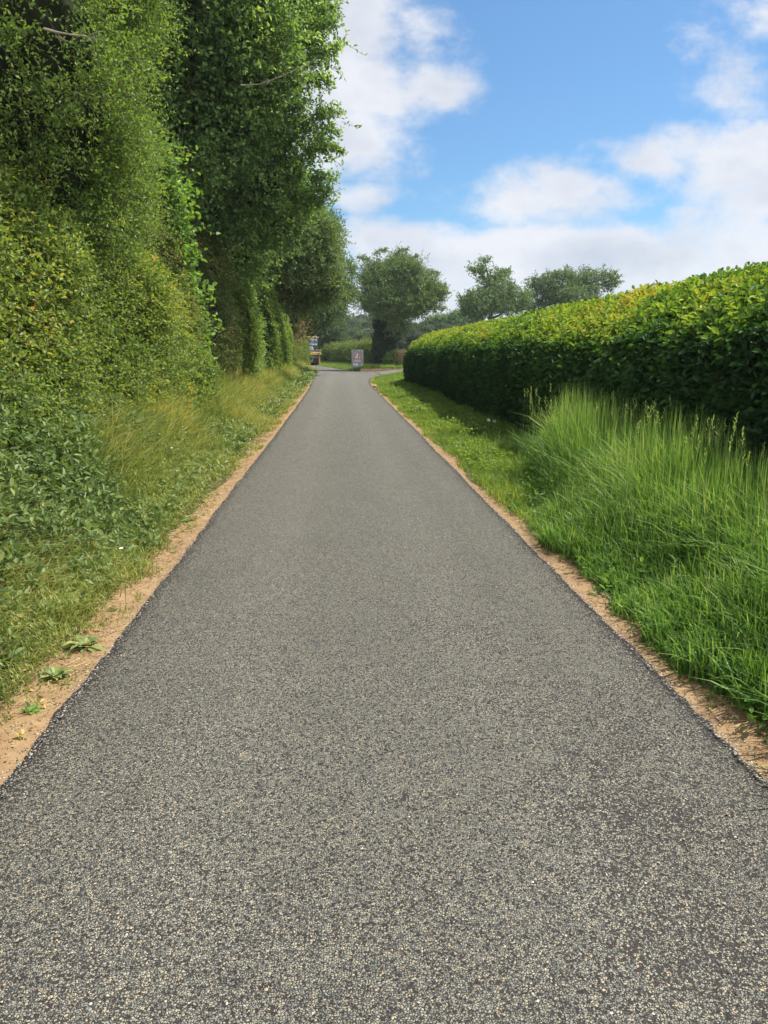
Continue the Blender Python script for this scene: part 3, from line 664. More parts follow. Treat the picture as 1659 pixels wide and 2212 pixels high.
oak_far((at(1225, 700, 98)[0], 98, 0), [L(1175, 618, 98, (2.0, 1.8, .9)), L(1215, 610, 98, (2.2, 2, 1.3)), L(1250, 600, 99, (1.6, 1.6, 1.0)), L(1290, 605, 98, (2.2, 2, 1.1)), L(1318, 608, 98, (1.0, 1.1, .7)), L(1240, 640, 97, (3.6, 2.5, 1.3)), L(1160, 645, 98, (1.6, 1.5, .9)), L(1155, 603, 98, (.8, .9, .5)), L(1190, 670, 98, (3, 2, 1.5))],
        22000, 'wide flat-topped oak behind the beech hedge, right of the broken-topped one', 102)
oak_far((at(960, 720, 150)[0], 150, 0), [L(962, 700, 150, (3.2, 3, 2.0)), L(990, 695, 150, (2.6, 2.5, 2.0)), L(1010, 700, 150, (3, 2.5, 2.4))], 12000, 'low rounded tree showing over the far end of the beech hedge', 103, .4)

# green shrub and withered stems by the side road
def bush(name, label, lobes, n, L0, leafm, seed, group=None, **kw):
    A = Acc(); kk = dict(k=6, spray=.35, ratio=.6, depth=.2, amp=.25, core=.6, twig=.006, tone=.45, ragged=.15); kk.update(kw)
    crown(A, lobes, n, L0, seed=seed, **kk)
    C = np.array([l[0] for l in lobes]); bx, by = C[:, 0].mean(), C[:, 1].mean(); gz = float(ground_z(bx, by))
    for c in C: twigs(A, np.array([[bx, by, gz]]), c[None], .03)
    o = A.build(name, [M[leafm], M['twig'], M['core']], origin=(bx, by, gz)); return tag(o, label, 'bush', group)
bush('elder_bush', 'leafy green bush at the corner of the side road under the ivy tree', [L(850, 778, 65, (.75, .7, .75)), L(842, 792, 65, (.6, .6, .5)), L(858, 768, 65.5, (.55, .6, .5)), L(862, 793, 64.6, (.5, .5, .45))], 7000, .13, 'hazel', 111, tone=.35)
A = Acc(); r = np.random.default_rng(8); c0 = np.array([at(868, 800, 64.5)[0], 64.5, .1])
for i in range(60):
    s = c0+[r.uniform(-.55, .45), r.uniform(-.3, .3), 0]; d = np.array([r.normal()*.25, r.normal()*.2, 1.0]); h_ = r.uniform(.7, 1.5)
    tube(A, [s, s+d*h_*.5, s+d*h_+[r.normal()*.1, 0, 0]], [.014, .010, .004], 4, 0, r.uniform(0, 1))
ns = 420; O = c0+np.stack([r.uniform(-.6, .5, ns), r.uniform(-.3, .3, ns), r.uniform(.6, 1.6, ns)], 1)
sprays(A, O, nrm(r.normal(size=(ns, 3))*.5+[0, 0, .8]), .2, 4, .09, .03, np.full(ns, .5), tj=.8)
tag(A.build('dead_plant', [M['straw'], M['twig']]), 'clump of dry brown stems beside the white direction sign', 'dead plant')

# hedge beyond the bend and the wooded rise
def hh(y):  return .06*np.sin(y*3.1)
A = Acc(); r = np.random.default_rng(12)
lob = []
pth = [at(690, 770, 103), at(730, 770, 94), at(760, 770, 85), at(790, 770, 76), at(812, 770, 71)]
for i in range(len(pth)-1):
    for f in np.arange(0, 1, .16):
        p_ = pth[i]*(1-f)+pth[i+1]*f; lob.append(((p_[0]+.3, p_[1]+1.2, .85), (1.5, 1.3, .95+r.uniform(-.05, .1)))); lob.append(((p_[0]+.3, p_[1]+1.3, 1.75+r.uniform(-.15, .15)), (1.4, 1.1, .85)))
crown(A, lob, 90000, .15, sub=3, k=6, spray=.35, ratio=.6, depth=.22, amp=.24, ragged=.3, core=.62, seed=121, twig=.004, tone=.38, front=(.1, -1, .2), tfun=lambda O: .25*sstep(1.7, 2.5, O[:, 2]))  # upper leaves tinted lighter: the hedge's sunlit top put into colour
o = A.build('field_hedge', [M['mixed'], M['twig'], M['core']]); tag(o, 'thick olive green field hedge behind the road sign on the outside of the bend', 'hedge')

spots = [(700, 722, 128, 3.6, 2.6), (728, 735, 122, 2.8, 1.9), (752, 728, 135, 3.4, 2.2), (775, 738, 124, 2.6, 1.6), (800, 730, 138, 3.6, 2.4), (718, 712, 170, 5, 3.2), (762, 712, 185, 5.6, 3.4), (800, 712, 175, 5, 3.4), (740, 700, 230, 7, 4), (790, 697, 250, 7.5, 4.5), (830, 700, 225, 7, 4.5), (905, 722, 120, 3.5, 2.2), (930, 715, 150, 4.5, 3), (880, 728, 118, 3.2, 2.4), (955, 728, 125, 4, 3), (985, 732, 120, 3.5, 2.4)]
names = ['pale green bush on the rise below the lamp poles', 'rounded bush']
for i, (px, py, Yd, rw, rh) in enumerate(spots):
    c = at(px, py, Yd); gz = float(ground_z(c[0], c[1])); r = np.random.default_rng(200+i)
    lob = [((c[0], c[1], c[2]-.1*rh), (rw*.75, rw*.6, rh))]
    for q in range(5): a = r.uniform(0, 6.28); lob.append(((c[0]+rw*.6*cos(a), c[1]+rw*.5*sin(a), c[2]-rh*r.uniform(.1, .6)), (rw*.5, rw*.5, rh*r.uniform(.5, .8))))
    lob.append(((c[0], c[1], (c[2]+gz)/2), (rw*.9, rw*.7, max((c[2]-gz)*.6, .6))))
    bush('far_bush', 'green bush in the thicket on the rise beyond the bend', lob, 7000, .22*(Yd/125)**.8, 'far', 200+i, 'thicket bushes on the rise beyond the bend', spray=.6*(Yd/125)**.7, depth=.3, tone=.40+.16*((i*7) % 5)/5, amp=.3, core=.7)
# skyline trees
r = np.random.default_rng(31)
sky_t = [(752, 690, 330), (772, 683, 300), (783, 688, 320), (905, 700, 300), (925, 697, 330), (940, 691, 350), (958, 688, 310), (975, 686, 340), (992, 690, 320), (700, 690, 340), (1020, 700, 300), (680, 690, 300), (1180, 690, 320), (1300, 670, 330), (1450, 690, 340)]
for i, (px, py, Yd) in enumerate(sky_t):
    c = at(px, py, Yd); gz = float(ground_z(c[0], c[1])); rw = r.uniform(3.6, 5.5); top = c[2]
    hh_ = max(top-gz, 6); lob = [((c[0], c[1], gz+hh_*.6), (rw, rw, hh_*.38))]
    for q in range(6): a = r.uniform(0, 6.28); lob.append(((c[0]+rw*.7*cos(a), c[1]+rw*.7*sin(a), gz+hh_*r.uniform(.35, .75)), (rw*.5, rw*.5, hh_*r.uniform(.14, .24))))
    tree('far_tree', 'small hazy tree on the distant skyline', 'tree', (c[0], c[1], 0), lob, 3600, .75, 'far', tr=.35, seed=300+i, sub=2, k=5, spray=1.2, ratio=.65, depth=.8, amp=.3, nf=.3, core=.6, twig=.03, tone=.45, group='trees on the distant skyline', limbs=False)
# continuous far wood below the skyline
A = Acc(); lob = []
for i in range(170):
    x_ = r.uniform(-190, 300); y_ = r.uniform(330, 470)
    gz = float(ground_z(x_, y_)); lob.append(((x_, y_, gz+2.4+r.uniform(-1, 1)), (r.uniform(5, 9), 6, r.uniform(3.5, 5.5))))
crown(A, lob, 70000, 1.15, k=5, spray=1.6, ratio=.7, depth=.8, amp=.2, nf=.2, core=.8, seed=400, sub=0, twig=0, tone=.4, front=(0, -1, .3))
tag(A.build('woods', [M['far'], M['twig'], M['core']]), 'dark blue-green wood along the horizon', 'wood', kind='stuff')
# ------------------------------------------------------------------ grass
def blades(acc, P, H, W, lean, bend, tint, segs=3, tip=.12, mat_=0):
    n = len(P); ts = np.linspace(0, 1, segs+1)
    H = np.broadcast_to(H, (n,)); W = np.broadcast_to(W, (n,)); bend = np.broadcast_to(bend, (n,))
    lean = nrm(lean*[1, 1, 0]); a = U(0, 6.28, n); wd = np.stack([np.cos(a), np.sin(a), np.zeros(n)], 1)
    wd = nrm(wd - lean*(wd*lean).sum(1, keepdims=True)*.6)
    V = []; T = []
    for i, t_ in enumerate(ts):
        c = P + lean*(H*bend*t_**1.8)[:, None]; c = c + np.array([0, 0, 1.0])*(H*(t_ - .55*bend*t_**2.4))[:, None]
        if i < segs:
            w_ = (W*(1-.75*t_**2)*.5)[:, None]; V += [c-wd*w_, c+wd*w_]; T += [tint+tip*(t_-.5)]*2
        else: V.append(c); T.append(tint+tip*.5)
    k = 2*segs+1; V = np.stack(V, 1).reshape(-1, 3); T = np.clip(np.stack(T, 1), 0, 1).ravel(); off = (np.arange(n)*k)[:, None, None]
    Q = np.array([[2*i, 2*i+1, 2*i+3, 2*i+2] for i in range(segs-1)]); F4 = (Q[None]+off).reshape(-1, 4)
    F3 = (np.array([[2*segs-2, 2*segs-1, 2*segs]])[None]+off).reshape(-1, 3)
    acc.add(V, [F4, F3], T, mat_)
def scatter(n, x0, x1, y0, y1, pw=1.0, d0=2.0):
    """more blades where they are near"""
    q = U(0, 1, n); a, b = max(y0, d0*.5), y1
    y = a*(b/a)**q if pw == 1.0 else (a**(1-pw)+q*(b**(1-pw)-a**(1-pw)))**(1/(1-pw))
    return x0+(x1-x0)*U(0, 1, n), y
def on_ground(x, y): return np.stack([x, y, ground_z(x, y)-.01], 1)
def fbm2(x, y, f, s, o=3): return wob(np.stack([x, y, 0*x], 1), f, s, o)

# tall lush grass on the right, near
A = Acc()
x, y = scatter(125000, 1.6, 3.75, 1.3, 12.5, .55)
e = lerp(y, XR); ed = x-e
tall = sstep(-.5, .5, (6.1+(x-1.56)*2.7)-y+.4*fbm2(x, y, 1.5, 501))
lo = .16+.10*fbm2(x, y, 2.2, 502)+.05*fbm2(x, y, 9, 507)+rng.exponential(.07, len(x))
ok = (ed > lo) & (U(0, 1, len(x)) < .08+tall)
x, y, ed, tall, lo = x[ok], y[ok], ed[ok], tall[ok], lo[ok]
P = on_ground(x, y); cl_ = fbm2(x, y, 3.2, 503, 3)
H = (.24+.58*sstep(.0, .95, ed-lo)+.10*cl_+.12*fbm2(x, y, 1.1, 504, 2))*(.35+.65*tall)*U(.55, 1.2, len(x)); H = np.maximum(H, .06)
ln = np.stack([-.12+.2*fbm2(x, y, 1.7, 505)-.5*sstep(.4, .05, ed), .25*fbm2(x, y, 1.4, 506)-.15, 0*x], 1)+rng.normal(size=(len(x), 3))*.95
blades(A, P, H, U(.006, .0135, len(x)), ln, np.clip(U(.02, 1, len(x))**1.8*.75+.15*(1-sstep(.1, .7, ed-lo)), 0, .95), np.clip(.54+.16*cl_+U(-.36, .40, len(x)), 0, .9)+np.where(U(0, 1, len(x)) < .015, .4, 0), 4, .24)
# seed stalks standing above
ns = 230; xs, ys = U(2.5, 3.55, ns), U(4.2, 10.5, ns); Ps = on_ground(xs, ys); Hs = U(.75, 1.12, ns)
ls = rng.normal(size=(ns, 3))*.6+[-.2, 0, 0]; bs = U(.05, .3, ns)
blades(A, Ps, Hs, .004, ls, bs, np.full(ns, .8), 4)
tipP = Ps+nrm(ls*[1, 1, 0])*(Hs*bs)[:, None]+np.array([0, 0, 1.])*(Hs*(1-.55*bs))[:, None]
kk = 9
for q in range(kk):
    c = tipP-np.array([0, 0, 1])*(.012*q)+rng.normal(size=(ns, 3))*.003
    leaves(A, c, nrm(rng.normal(size=(ns, 3))*.35+[0, 0, 1]), rdir(ns), .03, .008, np.full(ns, .96), 'q')
# long single leaves arching out
n_ = 2600; xs, ys = scatter(n_, 1.75, 3.3, 1.6, 11, .6); ok = ys < 7.2+(xs-1.56)*2.4; xs, ys = xs[ok], ys[ok]; n_ = len(xs)   # broad weeds among the blades
O = on_ground(xs, ys); O[:, 2] += U(.05, .5, n_)*sstep(1.7, 2.6, xs)
sprays(A, O, nrm(rng.normal(size=(n_, 3))*.5+[0, 0, .7]), .12, 5, .05, .028, U(.25, .7, n_), 'o', .7, .2, 0, tj=.4)
nb = 1500; xs, ys = U(2.35, 3.4, nb), U(2.6, 9.5, nb); blades(A, on_ground(xs, ys), U(.6, .95, nb), U(.008, .012, nb), rng.normal(size=(nb, 3))+[-.5, -.2, 0], U(.4, .95, nb), U(.4, .8, nb), 6)
o = A.build('tall_grass', M['grass']); tag(o, 'tall lush grass leaning over the right road edge', 'grass', kind='stuff')

# short bright verge on the right
A = Acc()
x, y = scatter(210000, 1.55, 5.6, 6.0, 54, .75, 6)
e = lerp(y, XR); ed = x-e; lo = .10+.12*fbm2(x, y, 1.6, 511)+rng.exponential(.07, len(x))
yn_ = np.interp(x, [2.4, 3, 4, 6], [50, 51.2, 52.2, 53.6])
ok = (ed > lo) & (y < yn_-.3) & ((x < 3.6) | (y > 37.2)) & ((5.7+(x-1.56)*2.6) < y+.6)
x, y, ed = x[ok], y[ok], ed[ok]; d = y/7.0; cl_ = fbm2(x, y, 2.0, 512, 3)
H = (.10+.07*cl_+.10*sstep(1.0, 1.7, ed)+.08*(fbm2(x, y, .9, 513, 2) > .25))*U(.6, 1.35, len(x))
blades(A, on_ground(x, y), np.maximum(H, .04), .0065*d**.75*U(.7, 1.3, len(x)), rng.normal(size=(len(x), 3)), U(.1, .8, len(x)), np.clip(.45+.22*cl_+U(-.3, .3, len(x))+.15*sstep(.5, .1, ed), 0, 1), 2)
n_ = 9000; xs, ys = scatter(n_, 1.8, 3.3, 7.5, 40, .9, 6); ok = fbm2(xs, ys, 1.2, 514) > .12; xs, ys = xs[ok], ys[ok]; n_ = len(xs)
leaves(A, on_ground(xs, ys)+np.stack([0*xs, 0*xs, U(.03, .14, n_)], 1), nrm(rng.normal(size=(n_, 3))*[1, 1, .3]+[0, 0, .3]), nrm(rng.normal(size=(n_, 3))*.4+[0, 0, 1]), .05*(ys/8)**.5, .03*(ys/8)**.5, U(.3, .8, n_), 'o')
o = A.build('verge_grass', M['verge']); tag(o, 'short bright green verge along the right side', 'grass', kind='stuff')

# left verge: drying grass and weeds running up to the hedge
A = Acc()
x, y = scatter(330000, -5.6, -1.3, 1.2, 90, .80, 2)
e = lerp(y, XL); ed = e-x; lo = .12+.14*fbm2(x, y, 1.5, 521)+.14*fbm2(x, y, 5, 522, 2)+.35*sstep(3.6, 2.2, y)
thin = sstep(lo, lo+.22, ed)
ok = (ed < 2.3) & (U(0, 1, len(x)) < .05+thin*1.0) & (ed > .07)
x, y, ed, thin = x[ok], y[ok], ed[ok], thin[ok]; d = np.maximum(y/4, .8); cl_ = fbm2(x, y, 2.4, 523, 3); c2 = fbm2(x, y, .7, 524, 2)
H = 1.35*(.07+.17*sstep(.15, .8, ed)+.27*sstep(.7, 1.4, ed)+.06*cl_+.05*c2)*U(.5, 1.35, len(x))*(.4+.6*thin)
ln = rng.normal(size=(len(x), 3))*.8+np.stack([.55+.4*c2, -.25+0*x, 0*x], 1)
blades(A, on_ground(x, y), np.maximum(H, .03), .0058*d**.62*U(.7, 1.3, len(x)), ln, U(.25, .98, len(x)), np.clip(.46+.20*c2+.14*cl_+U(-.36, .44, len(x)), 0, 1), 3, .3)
# drooping brome heads
ns = 5200; xs, ys = scatter(ns, -3.4, -1.5, 1.6, 30, .8, 2); ok = fbm2(xs, ys, 1.2, 525) > -.15; xs, ys = xs[ok], ys[ok]; ns = len(xs)
Hs = U(.22, .48, ns); ls = rng.normal(size=(ns, 3))*.5+[.7, -.4, 0]; bs = U(.5, .95, ns); Ps = on_ground(xs, ys)
blades(A, Ps, Hs, .0035, ls, bs, np.full(ns, .65), 4)
ld = nrm(ls*[1, 1, 0]); tp = Ps+ld*(Hs*bs)[:, None]+np.array([0, 0, 1.])*(Hs*(1-.55*bs))[:, None]
for q in range(6):
    c = tp-ld*(.016*q)+rng.normal(size=(ns, 3))*.008
    leaves(A, c, nrm(ld*.7+rng.normal(size=(ns, 3))*.25+[0, 0, -.7]), rdir(ns), .032*(ys/4)**.3, .0045*(ys/4)**.4, np.clip(U(.5, .82, ns), 0, 1), 'q')
o = A.build('wild_grass', M['dry']); tag(o, 'drying yellow green grass on the left bank', 'grass', kind='stuff')

# dark leafy weeds at the foot of the nearest hedge and broad-leaved weeds through the verge
A = Acc()
n_ = 11000; xs, ys = scatter(n_, -3.2, -1.62, 1.8, 15, .8, 2); ed = lerp(ys, XL)-xs
sh_ = .42*sstep(8.5, 4.0, ys)+.18*fbm2(xs, ys, 1.3, 533); hmax = .12+.75*sstep(.75, 1.6, ed+sh_)*sstep(14, 7, ys); ok = U(0, 1, n_) < .10+.90*sstep(.8, 1.25, ed+sh_)*sstep(16, 8, ys); xs, ys, hmax = xs[ok], ys[ok], hmax[ok]; n_ = len(xs)
O = on_ground(xs, ys); O[:, 2] += U(0, 1, n_)*hmax
Dn = nrm(rng.normal(size=(n_, 3))*.5+[.35, -.15, .7]); ld_ = np.maximum(ys/4, 1)**.4
sprays(A, O, Dn, .16, 7, .058*ld_, .026*ld_, np.clip(.42+.2*wob(O, 2.2, 531, 3), 0, 1), 'o', .6, .3, .002, tj=.5, droop=.25)
n_ = 5200; xs, ys = scatter(n_, -3.1, -1.62, 1.8, 60, .9, 2); ok = fbm2(xs, ys, 1.5, 532) > .0; xs, ys = xs[ok], ys[ok]; n_ = len(xs); ld_ = np.maximum(ys/4, .9)**.6
O = on_ground(xs, ys); O[:, 2] += U(0, .16, n_)
sprays(A, O, nrm(rng.normal(size=(n_, 3))*.5+[.1, -.1, .8]), .09*ld_, 6, .04*ld_, .024*ld_, U(.3, .7, n_), 'o', .8, .2, 0, tj=.5)
n_ = 420; xs, ys = scatter(n_, 0, 1, 2.0, 20, .9, 2); sd_ = U(0, 1, n_) < .6; xs = np.where(sd_, lerp(ys, XL)-U(.09, .42, n_), lerp(ys, XR)+U(.1, .35, n_)); O = on_ground(xs, ys); O[:, 2] += .012
sprays(A, O, nrm(rng.normal(size=(n_, 3))*[1, 1, .2]+[0, 0, .25]), .035, 6, U(.018, .035, n_), U(.010, .018, n_), U(.4, .9, n_), 'o', .9, .1, 0, tj=.5)
o = A.build('weeds', [M['nettle'], M['twig']]); tag(o, 'leafy nettles and weeds under the nearest hedge', 'weeds', kind='stuff')

# grass beyond the junction and on the outside of the bend
A = Acc()
n_ = 60000; ys = U(62.7, 104, n_); e = lerp(ys, XR); xs = e+.3+U(0, 1, n_)**1.0*3.9
H = (.20+.30*sstep(.3, 2.5, xs-e))*U(.6, 1.3, n_); c2 = fbm2(xs, ys, .8, 541, 2)
blades(A, on_ground(xs, ys), H, .035, rng.normal(size=(n_, 3)), U(.2, .8, n_), np.clip(.4+.2*c2+U(-.3, .3, n_), 0, 1), 2)
n_ = 9000; xs = U(1.9, 4.6, n_); ys = U(62.6, 66, n_)
blades(A, on_ground(xs, ys), U(.25, .6, n_), .03, rng.normal(size=(n_, 3)), U(.1, .6, n_), U(.4, .85, n_), 3)
n_ = 30000; xs = U(-14, -2.4, n_); ys = U(84, 118, n_); ok = (lerp(ys, XL)-xs > .3); xs, ys = xs[ok], ys[ok]; n_ = len(xs)
blades(A, on_ground(xs, ys), U(.2, .5, n_), .04, rng.normal(size=(n_, 3)), U(.1, .6, n_), U(.3, .7, n_), 2)
tag(A.build('roadside_grass', M['verge']), 'green grass around the junction and the bend', 'grass', kind='stuff')

# straw, dead stems and leaf litter on the bare soil
A = Acc()
n_ = 7500; side = U(0, 1, n_) < .72; xs, ys = scatter(n_, 0, 1, 1.8, 34, .9, 2)
xs = np.where(side, lerp(ys, XL)-.06-U(0, 1, n_)**.7*(.42+.4*sstep(4, 2, ys)), lerp(ys, XR)+.06+U(0, 1, n_)*.45)
P0 = np.stack([xs, ys, ground_z(xs, ys)+.006], 1); dd_ = rng.normal(size=(n_, 3))*[1, 1, .12]; ll = U(.02, .075, n_)
twigs(A, P0, P0+nrm(dd_)*ll[:, None]+[0, 0, .004], U(.0007, .0016, n_)*(1+.08*ys), 0, 0); A.t[-1] = np.repeat(U(0, 1, n_), 6)
n_ = 1800; xs, ys = scatter(n_, 0, 1, 1.8, 20, .9, 2); side = U(0, 1, n_) < .7
xs = np.where(side, lerp(ys, XL)-.08-U(0, 1, n_)*.5, lerp(ys, XR)+.08+U(0, 1, n_)*.4)
leaves(A, np.stack([xs, ys, ground_z(xs, ys)+.012], 1), nrm(rng.normal(size=(n_, 3))*[1, 1, .2]), nrm(rng.normal(size=(n_, 3))*.3+[0, 0, 1]), .02, .012, U(0, 1, n_), 'q')
tag(A.build('straw_litter', M['straw']), 'dry straw and leaf litter on the bare soil edges', 'litter', kind='stuff')

# loose chippings spilled on the soil and on the road edge
m, t, out = mat('loose_stone'); a = t.add('ShaderNodeAttribute', attribute_name='tint')
p = t.add('ShaderNodeBsdfPrincipled'); t.put(p.inputs['Base Color'], t.ramp(a.outputs['Fac'], [(0, (.03, .03, .03)), (.4, (.12, .12, .11)), (.7, (.24, .22, .18)), (.9, (.42, .32, .19)), (1, (.6, .57, .5))])); p.inputs['Roughness'].default_value = .6
t.l.new(p.outputs[0], out.inputs[0]); M['stone'] = m
A = Acc(); n_ = 11000; xs, ys = scatter(n_, 0, 1, 1.5, 16, .9, 2); side = U(0, 1, n_) < .5
off = rng.exponential(.07, n_)-.03
xs = np.where(side, lerp(ys, XL)-off, lerp(ys, XR)+off); onr = (off < .01)
nr = 2600; xr_ = U(-1.15, 1.5, nr); yr_ = scatter(nr, 0, 1, 1.2, 8, .9, 2)[1]; xs = np.concatenate([xs, xr_]); ys = np.concatenate([ys, yr_]); onr = np.concatenate([onr, np.ones(nr, bool)]); n_ += nr
zs = np.where(onr, .011, ground_z(xs, ys)+.002); c = np.stack([xs, ys, zs], 1); s = U(.0022, .0052, n_)
base_ = np.array([[1, 0, .1], [.3, .9, 0], [-.8, .5, .1], [-.7, -.7, 0], [.4, -.9, .1], [.15, .1, .62], [-.2, -.1, -.5]])
rot = U(0, 6.28, n_); cr_, sr_ = np.cos(rot), np.sin(rot); Bv = base_[None]*U(.6, 1.35, (n_, 7, 3))
V = np.stack([Bv[..., 0]*cr_[:, None]-Bv[..., 1]*sr_[:, None], Bv[..., 0]*sr_[:, None]+Bv[..., 1]*cr_[:, None], Bv[..., 2]], -1)*s[:, None, None]+c[:, None]
F = np.array([[i, (i+1) % 5, 5] for i in range(5)]+[[(i+1) % 5, i, 6] for i in range(5)]); F = (F[None]+(np.arange(n_)*7)[:, None, None]).reshape(-1, 3)
A.add(V.reshape(-1, 3), [F], np.repeat(U(0, 1, n_)**1.2, 7))
tag(A.build('loose_chippings', M['stone']), 'loose stone chippings scattered along the road edges', 'chippings', kind='stuff')

# ------------------------------------------------------------------ countable weeds and flowers
def rosette(name, label, px, py, n, lL, lW, up_, leafm, seed, cat='weed', group=None, tone=.5):
    d_ = _F+_Rt*(px-829.5)/1620-_U*(py-1106)/1620; q = np.array([0, 0, CAM_H])+d_*(-CAM_H/d_[2]); z0 = float(ground_z(q[0], q[1])); q[2] = z0
    r = np.random.default_rng(seed); A = Acc(); an = np.arange(n)*2.4+r.uniform(0, .5, n); el = r.uniform(.25, 1.2, n)*up_
    D = np.stack([np.cos(an), np.sin(an), el], 1); ln_ = lL*r.uniform(.55, 1.1, n)
    # two-segment leaves that arch over
    S = nrm(np.cross(D, [[0, 0, 1.]])); D = nrm(D); ts_ = [0, .3, .6, .85, 1]; ws = [.12, .8, 1, .6, 0]; V = []; 
    for t_, w_ in zip(ts_, ws):
        c = D*(ln_*t_)[:, None]-np.array([0, 0, 1])*(ln_*.45*t_**2)[:, None]; rip = r.uniform(-.06, .06, (n, 1))*lW
        V += [c-S*lW*.5*w_+[0, 0, .14*lW*w_]+rip, c-[0, 0, .02*lW], c+S*lW*.5*w_+[0, 0, .14*lW*w_]-rip]
    V = np.stack(V, 1).reshape(-1, 3); Q = np.array([[3*i+j, 3*i+j+1, 3*i+j+4, 3*i+j+3] for i in range(4) for j in (0, 1)]); F = (Q[None]+(np.arange(n)*15)[:, None, None]).reshape(-1, 4)
    A.add(V, [F], np.repeat(np.clip(tone+r.uniform(-.3, .3, n), 0, 1), 15)); o = A.build(name, [M[leafm]]); o.location = q
    return tag(o, label, cat, group)
rosette('thistle_plant', 'largest grey green thistle on the left soil edge', 182, 1388, 26, .15, .034, 1.2, 'nettle', 1, tone=.65)
rosette('thistle_plant', 'smaller thistle nearer than the largest one, on the left soil edge', 118, 1452, 16, .11, .028, 1.3, 'nettle', 2, tone=.6)
rosette('groundsel_plant', 'pale small weed nearest the camera at the left soil edge', 68, 1525, 34, .05, .022, 1.0, 'hazel', 3, tone=.75)
rosette('plantain', 'low green weed far up the left soil edge beside the road', 478, 1010, 30, .16, .05, .9, 'hazel', 4, tone=.35)
rosette('plantain', 'small weed on bare soil left of the road, before the far one', 405, 1120, 16, .08, .035, .7, 'hazel', 6, tone=.5)
for i, (px, py, s_, lb_) in enumerate([(935, 862, .34, 'broad-leaved dock farthest up the right verge'), (968, 886, .36, 'largest broad-leaved dock in the middle of the right verge'), (1003, 893, .30, 'broad-leaved dock next to the dark foot of the beech hedge'), (905, 838, .3, 'small dock plant near the far end of the beech hedge'), (1040, 912, .22, 'nearest dock plant on the short right verge')]):
    rosette('dock_plant', lb_, px, py+14, 16, s_, s_*.38, 1.0, 'hazel', 20+i, 'weed', 'dock plants on the right verge', .55)
M['petal'] = plain('white_petal', (.78, .78, .74), .6, var=.05); M['fluff'] = plain('seed_fluff', (.55, .52, .45), .9, var=.2)
def flower(px, py, z, n=5, s_=.018):
    d_ = _F+_Rt*(px-829.5)/1620-_U*(py-1106)/1620; q = np.array([0, 0, CAM_H])+d_*((z-CAM_H)/d_[2]); gz = float(ground_z(q[0], q[1]))
    return q, gz
proto = None
fl = [(395, 922, 'white campion flower topmost in the patch under the left hedge'), (402, 934, 'white campion flower just below the topmost one'), (345, 938, 'white campion flower leftmost in the patch'), (383, 905, 'white campion flower with a leaning stem behind the others'), (371, 968, 'lowest white campion flower on the left bank'),
      (497, 828, 'white flower beside the narrow creeper'), (508, 826, 'white flower between the two nearer creepers'), (262, 1185, 'tiny white flower near the soil edge')]
for i, (px, py, lb_) in enumerate(fl):
    d_ = _F+_Rt*(px-829.5)/1620-_U*(py-1106)/1620
    # meet the bank at the height of the grass tops
    ts_ = np.linspace(2, 40, 900); pts = np.array([0, 0, CAM_H])+d_*(ts_/d_[1])[:, None]; hit = np.argmax(pts[:, 2] < ground_z(pts[:, 0], pts[:, 1])+.42); q = pts[hit]
    root = empty('white_flower', (q[0], q[1], q[2]-.42)); tag(root, lb_, 'flower', 'white flowers on the left bank')
    S = Acc(); tube(S, [[0, 0, 0], [.01, 0, .25], [0, 0, .42]], [.002, .0017, .0015], 5); S.build('stem', M['nettle'], root)
    Pm = Acc(); an = np.arange(5)*2*pi/5+i; k_ = .009*(1+.05*q[1])
    leaves(Pm, np.tile([[0, 0, .42]], (5, 1)), np.stack([np.cos(an), np.sin(an)-.2, an*0+.35], 1), np.tile([[0, -.3, 1.]], (5, 1)), k_*1.3, k_, np.full(5, .5), 'o', .05, .1)
    Pm.build('petals', M['petal'], root)
for i, (px, py, lb_) in enumerate([(1055, 908, 'left one of two round dandelion clocks by the beech hedge'), (1068, 910, 'right one of two round dandelion clocks by the beech hedge')]):
    q, gz = flower(px, py, .42)
    root = empty('dandelion', (q[0], q[1], gz)); tag(root, lb_, 'flower', 'dandelion clocks on the right verge')
    S = Acc(); tube(S, [[0, 0, 0], [.01, 0, .15], [0, 0, .42-gz]], [.003, .0025, .002], 6); S.build('stem', M['nettle'], root)
    B = Acc(); dd2 = rdir(420); twigs(B, np.tile([[0, 0, .42-gz]], (420, 1)), dd2*.030+[0, 0, .42-gz], .0011, .5, 0); B.build('seed_head', M['fluff'], root)

# ------------------------------------------------------------------ road sign
M['plate'] = plain('worn_grey_sheeting', (.26, .27, .275), .55, var=.35, scale=5); M['white'] = plain('white_sheeting', (.60, .61, .61), .5, var=.18, scale=7)
M['red'] = plain('faded_red', (.42, .035, .045), .5, var=.25, scale=9); M['black'] = plain('black_print', (.012, .012, .014), .5, var=.2)
M['galv'] = plain('galvanised_steel', (.40, .41, .42), .45, .7, var=.2, scale=12); M['pinkish'] = plain('worn_pink_white', (.62, .50, .48), .5, var=.2, scale=9)
def text(s, size, loc, name, parent, m_, bold=0.0, sx=1.0, z=0):
    c = bpy.data.curves.new(name, 'FONT'); c.body = s; c.size = size; c.align_x = 'CENTER'; c.align_y = 'CENTER'; c.extrude = .0015; c.offset = bold
    c.materials.append(m_); o_ = bpy.data.objects.new(name, c); sc.collection.objects.link(o_)
    bpy.context.view_layer.update(); me = bpy.data.meshes.new_from_object(o_.evaluated_get(bpy.context.evaluated_depsgraph_get())); bpy.data.objects.remove(o_)
    o = bpy.data.objects.new(name, me); sc.collection.objects.link(o); o.parent = parent; o.location = loc; o.rotation_euler = (pi/2, 0, 0); o.scale = (sx, 1, 1); return o
sp0 = at(772.5, 793, 64.0)
